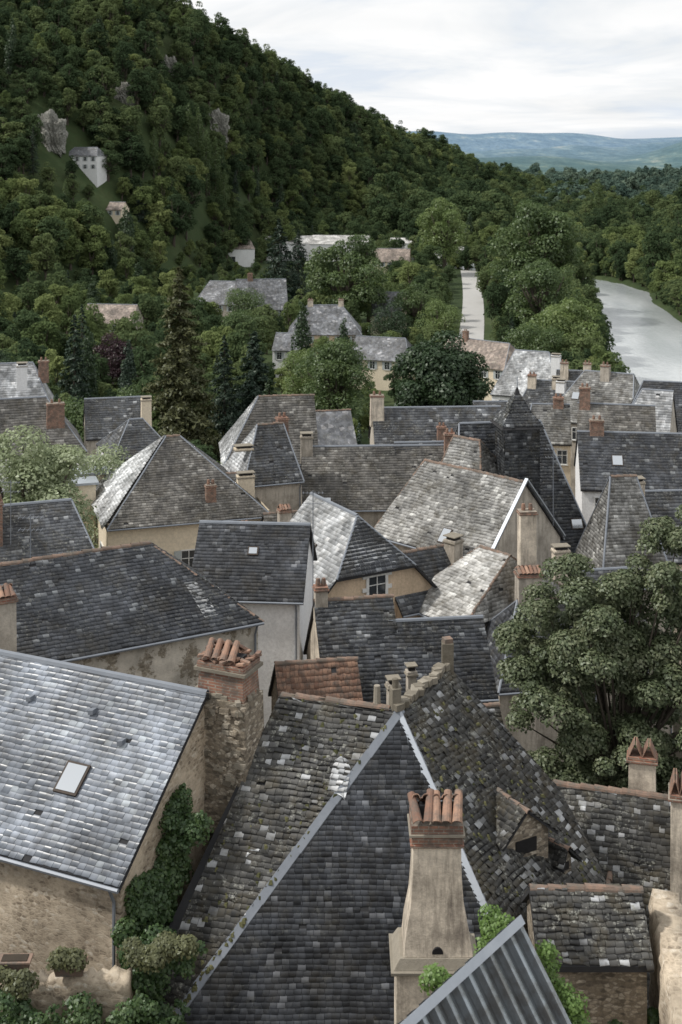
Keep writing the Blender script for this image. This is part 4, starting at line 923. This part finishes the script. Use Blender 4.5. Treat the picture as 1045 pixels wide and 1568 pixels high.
for x,y,r in rocks:
    rng=np.random.default_rng(int(abs(x))); bpy.ops.mesh.primitive_ico_sphere_add(subdivisions=6,radius=1,location=(x,y,G(x,y)-1))
    ob=bpy.context.object; ob.name='rock_outcrop'; n=len(ob.data.vertices); co_=np.empty(n*3); ob.data.vertices.foreach_get('co',co_); co_=co_.reshape(-1,3)
    f=1+.10*np.sin(co_[:,0]*9+x)+.06*np.sin(co_[:,0]*23+co_[:,2]*7)+.07*np.sin(co_[:,2]*15)+.04*np.sin(co_[:,0]*41+co_[:,2]*37)+.02*rng.normal(size=n); co_=np.sign(co_)*np.abs(co_)**.7*f[:,None]*np.array([r*.5,r*.5,r*.8]); ob.data.vertices.foreach_set('co',co_.ravel()); ob.data.update()
    ob.data.materials.append(M['rock'])
# ------------------------------------------------------------------ light
W=bpy.data.worlds.new('World'); S.world=W; W.use_nodes=True; nt=W.node_tree; nt.nodes.clear()
sv=Vector((-.64,-.08,.75)).normalized(); el=math.asin(sv.z); az=math.atan2(sv.x,sv.y)
sk=nd(nt,'ShaderNodeTexSky',sky_type='NISHITA'); sk.sun_disc=False; sk.sun_elevation=el; sk.sun_rotation=az; sk.dust_density=2
tc=nd(nt,'ShaderNodeTexCoord').outputs['Generated']; sp=nd(nt,'ShaderNodeSeparateXYZ',{0:tc})
zz=nd(nt,'ShaderNodeMath',{0:sp.outputs[2],1:.12},operation='ADD').outputs[0]; zz=nd(nt,'ShaderNodeMath',{0:zz,1:.05},operation='MAXIMUM').outputs[0]
cx=nd(nt,'ShaderNodeMath',{0:sp.outputs[0],1:zz},operation='DIVIDE').outputs[0]; cy=nd(nt,'ShaderNodeMath',{0:sp.outputs[1],1:zz},operation='DIVIDE').outputs[0]
cv=nd(nt,'ShaderNodeCombineXYZ',{0:cx,1:cy}).outputs[0]
n1=noise(nt,mapping(nt,cv,(.8,.9,1)),1.1,5,.6,.6)
cc=ramp(nt,n1,[(.34,(7.9,8.5,9.3)),(.44,(9.2,9.45,9.7)),(.56,(10.4,10.4,10.4))])
mask=ramp(nt,noise(nt,cv,.5,4,.55,.3),[(.30,.85),(.50,1.0)])
c=mixc(nt,mask,sk.outputs[0],cc)
bg=nd(nt,'ShaderNodeBackground',{0:c,1:.097}); wo=nd(nt,'ShaderNodeOutputWorld'); nt.links.new(bg.outputs[0],wo.inputs[0])
sl=bpy.data.lights.new('sun','SUN'); sl.energy=3.1; sl.angle=math.radians(4); sl.color=(1,.96,.90); so=bpy.data.objects.new('sun',sl); so.rotation_euler=sv.to_track_quat('Z','Y').to_euler(); COL.objects.link(so); so.location=(0,0,200)
# ------------------------------------------------------------------ camera
cam=bpy.data.cameras.new('camera'); co_=bpy.data.objects.new('camera',cam); COL.objects.link(co_); S.camera=co_
co_.location=(0,0,40); co_.rotation_euler=(pi/2,0,0); cam.sensor_fit='VERTICAL'; cam.sensor_height=36; cam.lens=2000/1568*36; cam.shift_y=-554/1568
cam.clip_start=.5; cam.clip_end=30000; cam.dof.use_dof=True; cam.dof.focus_distance=42; cam.dof.aperture_fstop=1.4
S.view_settings.view_transform='Standard'; S.view_settings.look='None'; S.view_settings.exposure=0
